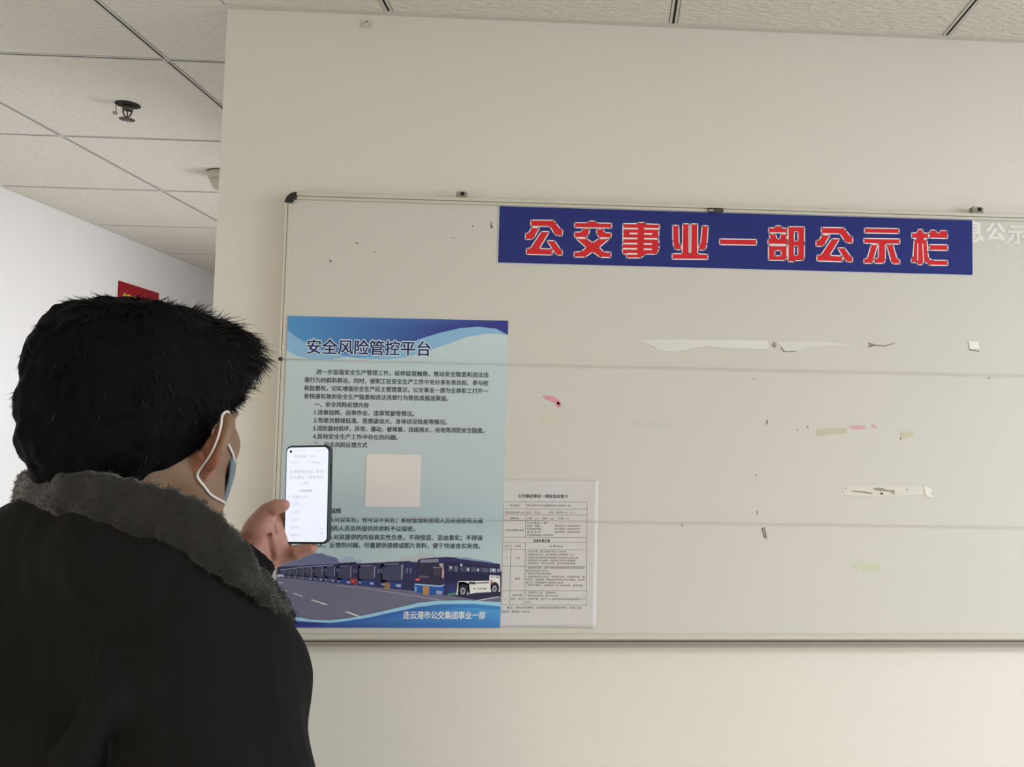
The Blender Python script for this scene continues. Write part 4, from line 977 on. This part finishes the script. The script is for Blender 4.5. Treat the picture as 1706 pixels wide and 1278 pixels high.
mb = MB(); mb.tube(mirror, .00135, 8); mb.build('ear_loop', M['loop'], mk, True)

# ---- jacket
COL = [(300, 905, .955, 26, 17), (200, 880, 1.00, 30, 18), (120, 850, .985, 32, 19), (68, 826, .93, 34, 20), (50, 822, .86, 35, 21), (64, 821, .79, 37, 21), (110, 823, .750, 40, 20), (170, 832, .732, 42, 19), (235, 850, .724, 44, 18),
       (300, 868, .718, 43, 17), (358, 908, .715, 38, 16), (403, 948, .72, 30, 14), (440, 983, .74, 25, 12), (466, 1013, .765, 21, 11), (482, 1036, .785, 12, 8)]
CENT = np.array([-.51, .97, 1.5]); YOKE = []
for x_, y_, d_, _, _ in COL[1:-4]:
    q = at(x_, y_, d_ * LS); i_ = CENT - q; i_[2] = 0; YOKE.append(q + i_ / np.linalg.norm(i_) * .022 - np.array([0, 0, .050]))
BR = rotm(math.radians(14), 0, 0)
def jacket_sdf(P_):
    q = (P_ - np.array([-.565, 1.015, 0], np.float32)) @ BR.astype(np.float32)
    q2 = q.copy(); q2[..., 1] *= 1.42
    d = cone(q2, (0, 0, 1.36), (0, 0, .86), .182, .205) * .85
    d = smin(d, chain(P_, [NB + (-.01, -.005, .012), (SL + SR) / 2 + (0, 0, -.02)], [.088, .12], .02), .05)
    d = smin(d, chain(P_, [NB + (.03, -.02, -.015), SR], [.080, .078], .02), .05)
    d = smin(d, chain(P_, [NB + (-.02, .01, -.015), SL + (0, 0, .015)], [.08, .076], .02), .05)
    d = smin(d, chain(P_, YOKE, [.040] * len(YOKE), .02), .045)
    ra = chain(P_, [SR, SR + (ELR - SR) * .5 + (.0, -.012, 0), ELR, np.array([-.39, 1.05, 1.03])], [.080, .082, .078, .068], .03)
    d = smin(d, ra, .022)
    la = chain(P_, [SL, (SL + ELL_) / 2, ELL_], [.076, .076, .070], .03); la = smin(la, cone(P_, ELL_, h_(405, 936, 1.422), .068, .050), .02)
    d = smin(d, la, .03)
    # folds
    dd = P_
    d = d + .0060 * wob(dd * np.array([1, 1, .7], np.float32), 17, .6) + .0036 * wob(dd * np.array([1, 1, .5], np.float32), 42, 2.2)
    # long fold where sleeve meets back
    f0 = at(188, 1098, .82); f1 = at(150, 1170, .78); f2 = at(112, 1270, .78)
    d = smin(d, chain(P_, [f0, f1, f2], [.010, .022, .026], .02) + .004, .03)
    g0 = at(172, 1100, .79); g1 = at(98, 1190, .76); g2 = at(88, 1300, .76)
    d = smax(d, -(chain(P_, [g0, g1, g2], [.006, .016, .016], .02)), .03)
    d = smax(d, -(ell(P_, NB + (.01, .005, .125), (.068, .068, .10))), .01)
    d = smax(d, .80 - P_[..., 2], .006)
    # open sleeve end
    c0 = h_(424, 921, 1.435); ax = c0 - ELL_; ax /= np.linalg.norm(ax)
    near = np.linalg.norm(P_ - c0.astype(np.float32), axis=-1)
    cut = (P_ - c0.astype(np.float32)) @ ax.astype(np.float32)
    d = np.where(near < .12, smax(d, cut, .006), d)
    d = smax(d, -cone(P_, c0 - ax * .022, c0 + ax * .03, .036, .038), .003)
    return d
jackm = nets(jacket_sdf, (-1.0, .62, .78), (-.16, 1.58, 1.62), .0065)
jacket, _, _ = net_obj('jacket', [jackm], M['jacket'], person, BASE)
# sleeve cuff band
# ---- plush collar
path = smoothpath([at(x, y, d * LS) for x, y, d, _, _ in COL], 7)
hh = np.interp(np.linspace(0, len(COL) - 1, len(path)), range(len(COL)), [c[3] * c[2] * LS / FOC for c in COL]); tt = np.interp(np.linspace(0, len(COL) - 1, len(path)), range(len(COL)), [c[4] * c[2] * LS / FOC for c in COL])
V = []; F = []; n = 22; cen = np.array([-.51, .97, 1.5])
for i, p in enumerate(path):
    a = path[max(0, i - 1)]; b = path[min(len(path) - 1, i + 1)]; t = (b - a) / np.linalg.norm(b - a)
    inw = cen - p; inw[2] = 0; inw /= np.linalg.norm(inw) + 1e-9
    u = np.array([0, 0, .9]) + inw * .35; u -= t * (u @ t); u /= np.linalg.norm(u); w_ = np.cross(t, u)
    for k in range(n):
        th = 2 * math.pi * k / n; c_, s_ = math.cos(th), math.sin(th)
        e = .75
        V.append(p + u * hh[i] * np.sign(s_) * abs(s_) ** e + w_ * tt[i] * np.sign(c_) * abs(c_) ** e * (1 + .25 * s_) + w_ * .0018 * math.sin(i * .9 + k * .7) + u * .0016 * math.sin(i * 1.7))
for i in range(len(path) - 1):
    for k in range(n): F.append((i * n + k, i * n + (k + 1) % n, (i + 1) * n + (k + 1) % n, (i + 1) * n + k))
V = np.array(V); F = np.array(F)
for ring in (0, len(path) - 1):
    c_ = V[ring * n:(ring + 1) * n].mean(0); V = np.vstack([V, c_]); ci = len(V) - 1
    F = np.vstack([F, [(ring * n + k, ring * n + (k + 1) % n, ci, ci) for k in range(n)]]) if False else F
capf = [tuple(range(n))[::-1], tuple(range((len(path) - 1) * n, len(path) * n))]
collar = mesh_obj('plush_collar', V, [tuple(f) for f in F] + capf, M['fur'], person, True, BASE)
md = collar.modifiers.new('sub', 'SUBSURF'); md.levels = 1; md.render_levels = 1
CN = normals(V, F)
if np.sum((V[:len(path) * n] - np.repeat(np.array(path), n, 0)) * CN[:len(path) * n]) < 0: CN = -CN
def cdir(V_, N_, g):
    d = N_ * .55 + clump(V_, 120) * .35 + g.normal(0, .25, V_.shape); d[:, 2] -= .3; return d / np.linalg.norm(d, axis=1, keepdims=True)
# resample points over faces for the pile
g = np.random.default_rng(9); nf = 26000; fi = g.integers(0, len(F), nf); uu = g.random((nf, 1)); vv = g.random((nf, 1))
PV = (V[F[fi, 0]] * (1 - uu) + V[F[fi, 1]] * uu) * (1 - vv) + (V[F[fi, 3]] * (1 - uu) + V[F[fi, 2]] * uu) * vv
PN = (CN[F[fi, 0]] * (1 - uu) + CN[F[fi, 1]] * uu) * (1 - vv) + (CN[F[fi, 3]] * (1 - uu) + CN[F[fi, 2]] * uu) * vv
class _G:                                               # every sampled point used once
    pass
fv, ff = strands(PV, PN, nf, lambda V_, g: g.uniform(.0015, .0032, len(V_)), cdir, .00028, 2, 11, .001, .3)
o, _, _ = net_obj('pile', [(fv, ff)], M['fur'], collar, BASE); o['kind'] = 'stuff'

# ---- trousers and shoes
def trouser_sdf(P_):
    d = ell(P_, HIP + (0, 0, -.02), (.150, .105, .12))
    for s in (-1, 1):
        x = HIP[0] + s * .095
        d = smin(d, chain(P_, [HIP + (s * .07, 0, -.04), np.array([x, 1.02, .50]), np.array([x, 1.0, .07])], [.088, .078, .066], .02), .03)
    d = d + .003 * wob(P_, 30, 4.)
    return smax(smax(d, .04 - P_[..., 2], .004), P_[..., 2] - .98, .01)
net_obj('trousers', [nets(trouser_sdf, (-.84, .76, .02), (-.28, 1.26, 1.02), .010)], M['trouser'], person, BASE)
for s in (-1, 1):
    x = HIP[0] + s * .095
    def shoe_sdf(P_, x=x):
        d = cone(P_, (x, .99, .045), (x, 1.15, .035), .046, .043); d = smin(d, cone(P_, (x, .99, .05), (x, .995, .085), .042, .040), .02)
        return smax(d, .001 - P_[..., 2], .003)
    net_obj('shoe', [nets(shoe_sdf, (x - .07, .91, -.004), (x + .07, 1.23, .15), .006)], M['shoe'], person, BASE)

# ---------------------------------------------------------------- phone
c_tl, c_tr, c_br, c_bl = at(481.5, 742, 1.447), at(556, 742.5, 1.428), at(540, 905.5, 1.428), at(466.5, 906.5, 1.447)
cen = (c_tl + c_tr + c_br + c_bl) / 4
X = (c_tr - c_tl + c_br - c_bl) / 2; Z = (c_tl - c_bl + c_tr - c_br) / 2; PW = np.linalg.norm(X); PH = np.linalg.norm(Z)
X /= PW; Z -= X * (Z @ X); Z /= np.linalg.norm(Z); Y = np.cross(Z, X)      # Y points away from the viewer
ph = empty('smartphone', tuple(cen), 'dark-cased smartphone with a lit white screen, held up in the hand', 'smartphone')
def rr(w_, h_, r, n=7):
    out = []
    for cx_, cz_, a0 in ((w_ / 2 - r, h_ / 2 - r, 0), (-w_ / 2 + r, h_ / 2 - r, 90), (-w_ / 2 + r, -h_ / 2 + r, 180), (w_ / 2 - r, -h_ / 2 + r, 270)):
        out += [(cx_ + r * math.cos(math.radians(a0 + 90 * k / n)), cz_ + r * math.sin(math.radians(a0 + 90 * k / n))) for k in range(n + 1)]
    return out
def plate(name, levels, m, parent, smooth=False):
    v = []; f = []; N_ = None
    for (w_, h_, r, y) in levels:
        q = rr(w_, h_, r); N_ = len(q); v += [tuple(cen + X * a + Z * b + Y * y) for a, b in q]
    for i in range(len(levels) - 1):
        for k in range(N_): f.append((i * N_ + k, i * N_ + (k + 1) % N_, (i + 1) * N_ + (k + 1) % N_, (i + 1) * N_ + k))
    f.append(tuple(range(N_))[::-1]); f.append(tuple(range((len(levels) - 1) * N_, len(levels) * N_)))
    return mesh_obj(name, v, f, m, parent, smooth, tuple(cen))
M['case'] = mat('dark_teal_case', (.018, .035, .04), .35)
plate('case', [(PW - .002, PH - .002, .009, 0), (PW, PH, .010, .0012), (PW, PH, .010, .0085), (PW - .003, PH - .003, .009, .0105)], M['case'], ph)
scr = plate('screen', [(PW - .0050, PH - .0065, .0075, -.0003), (PW - .0050, PH - .0065, .0075, .0004)], mat('lit_screen', (.05, .05, .05), .15, emit=(.83, .86, .97, .98)), ph); scr['label'] = 'glowing white screen'
mp = lambda a, b: tuple(cen + X * a + Z * b - Y * .0004)
pr = Print(mp, tuple(-Y)); pr.tm = mp
def screen_mat(name):                                    # dark pixels of the lit display still glow a little
    m = mat(name, (.05, .05, .05), .3, attr='Col'); nt = m.node_tree; b = nt.nodes['Principled BSDF']
    a = [n for n in nt.nodes if n.type == 'ATTRIBUTE'][0]
    for l in list(nt.links):
        if l.to_socket == b.inputs['Base Color']: nt.links.remove(l)
    b.inputs['Base Color'].default_value = (.05, .05, .05, 1); nt.links.new(a.outputs['Color'], b.inputs['Emission Color']); b.inputs['Emission Strength'].default_value = .95
    return m
w2, h2 = (PW - .005) / 2, (PH - .0065) / 2
G1 = (.45, .45, .52, 1); G2 = (.6, .6, .72, 1)
def pt(body, a, b, v, h, col=G1, bold=0.): pr.text(body, (-w2 + a * 2 * w2, h2 - v * 2 * h2), (-w2 + b * 2 * w2, h2 - v * 2 * h2), h, col, 1, bold)
pt('中国移动 5G', .14, .48, .030, .0024, G2); pt('10:08', .76, .95, .030, .0024, G2)
pt('<', .05, .08, .095, .0036, G2); pt('反馈信息填写', .19, .50, .095, .0044, G1, .01); pt('登录', .58, .68, .095, .0044); pt('...', .88, .95, .095, .004, G2)
pt('问卷调查', .07, .30, .160, .0040, G2); pt('下载 App', .58, .82, .160, .0042)
pt('五项隐患选项，结合', .08, .90, .258, .0060); pt('优化建议，期待您的', .08, .90, .318, .0060); pt('心声！', .36, .56, .378, .0056)
pr.text('* 所在单位', (-w2 + .32 * 2 * w2, h2 - .462 * 2 * h2), (-w2 + .64 * 2 * w2, h2 - .462 * 2 * h2), .0044, (.12, .30, .48, 1), 1, .01)
pt('*1. 所属分公司', .03, .54, .525, .0052)
for i, t in enumerate(('一公司', '二公司', '三公司', '五公司', '其他部门')):
    pt(t, .12, .33 if i < 4 else .38, .600 + i * .0825, .0044)
pt('举', .86, .91, .868, .0038); pt('报', .86, .91, .912, .0038)
tx_ = pr.build('screen_text', screen_mat('screen_pixels'), scr)
pr = Print(mp, tuple(-Y)); pr.disc((-w2 + .10 * 2 * w2, h2 - .042 * 2 * h2), .0021, (.005, .005, .005, 1), 2); pr.build('camera_hole', M['print'], scr)
mb = MB()
for a, b in ((.30, .40), (.20, .27)):
    p0 = cen + X * (PW / 2 + .0001) + Z * (PH * (a)) + Y * .005; p1 = cen + X * (PW / 2 + .0001) + Z * (PH * (a - .09)) + Y * .005
    mb.tube([p0, p1], .0011, 8)
mb.build('side_button', M['case'], ph, True)
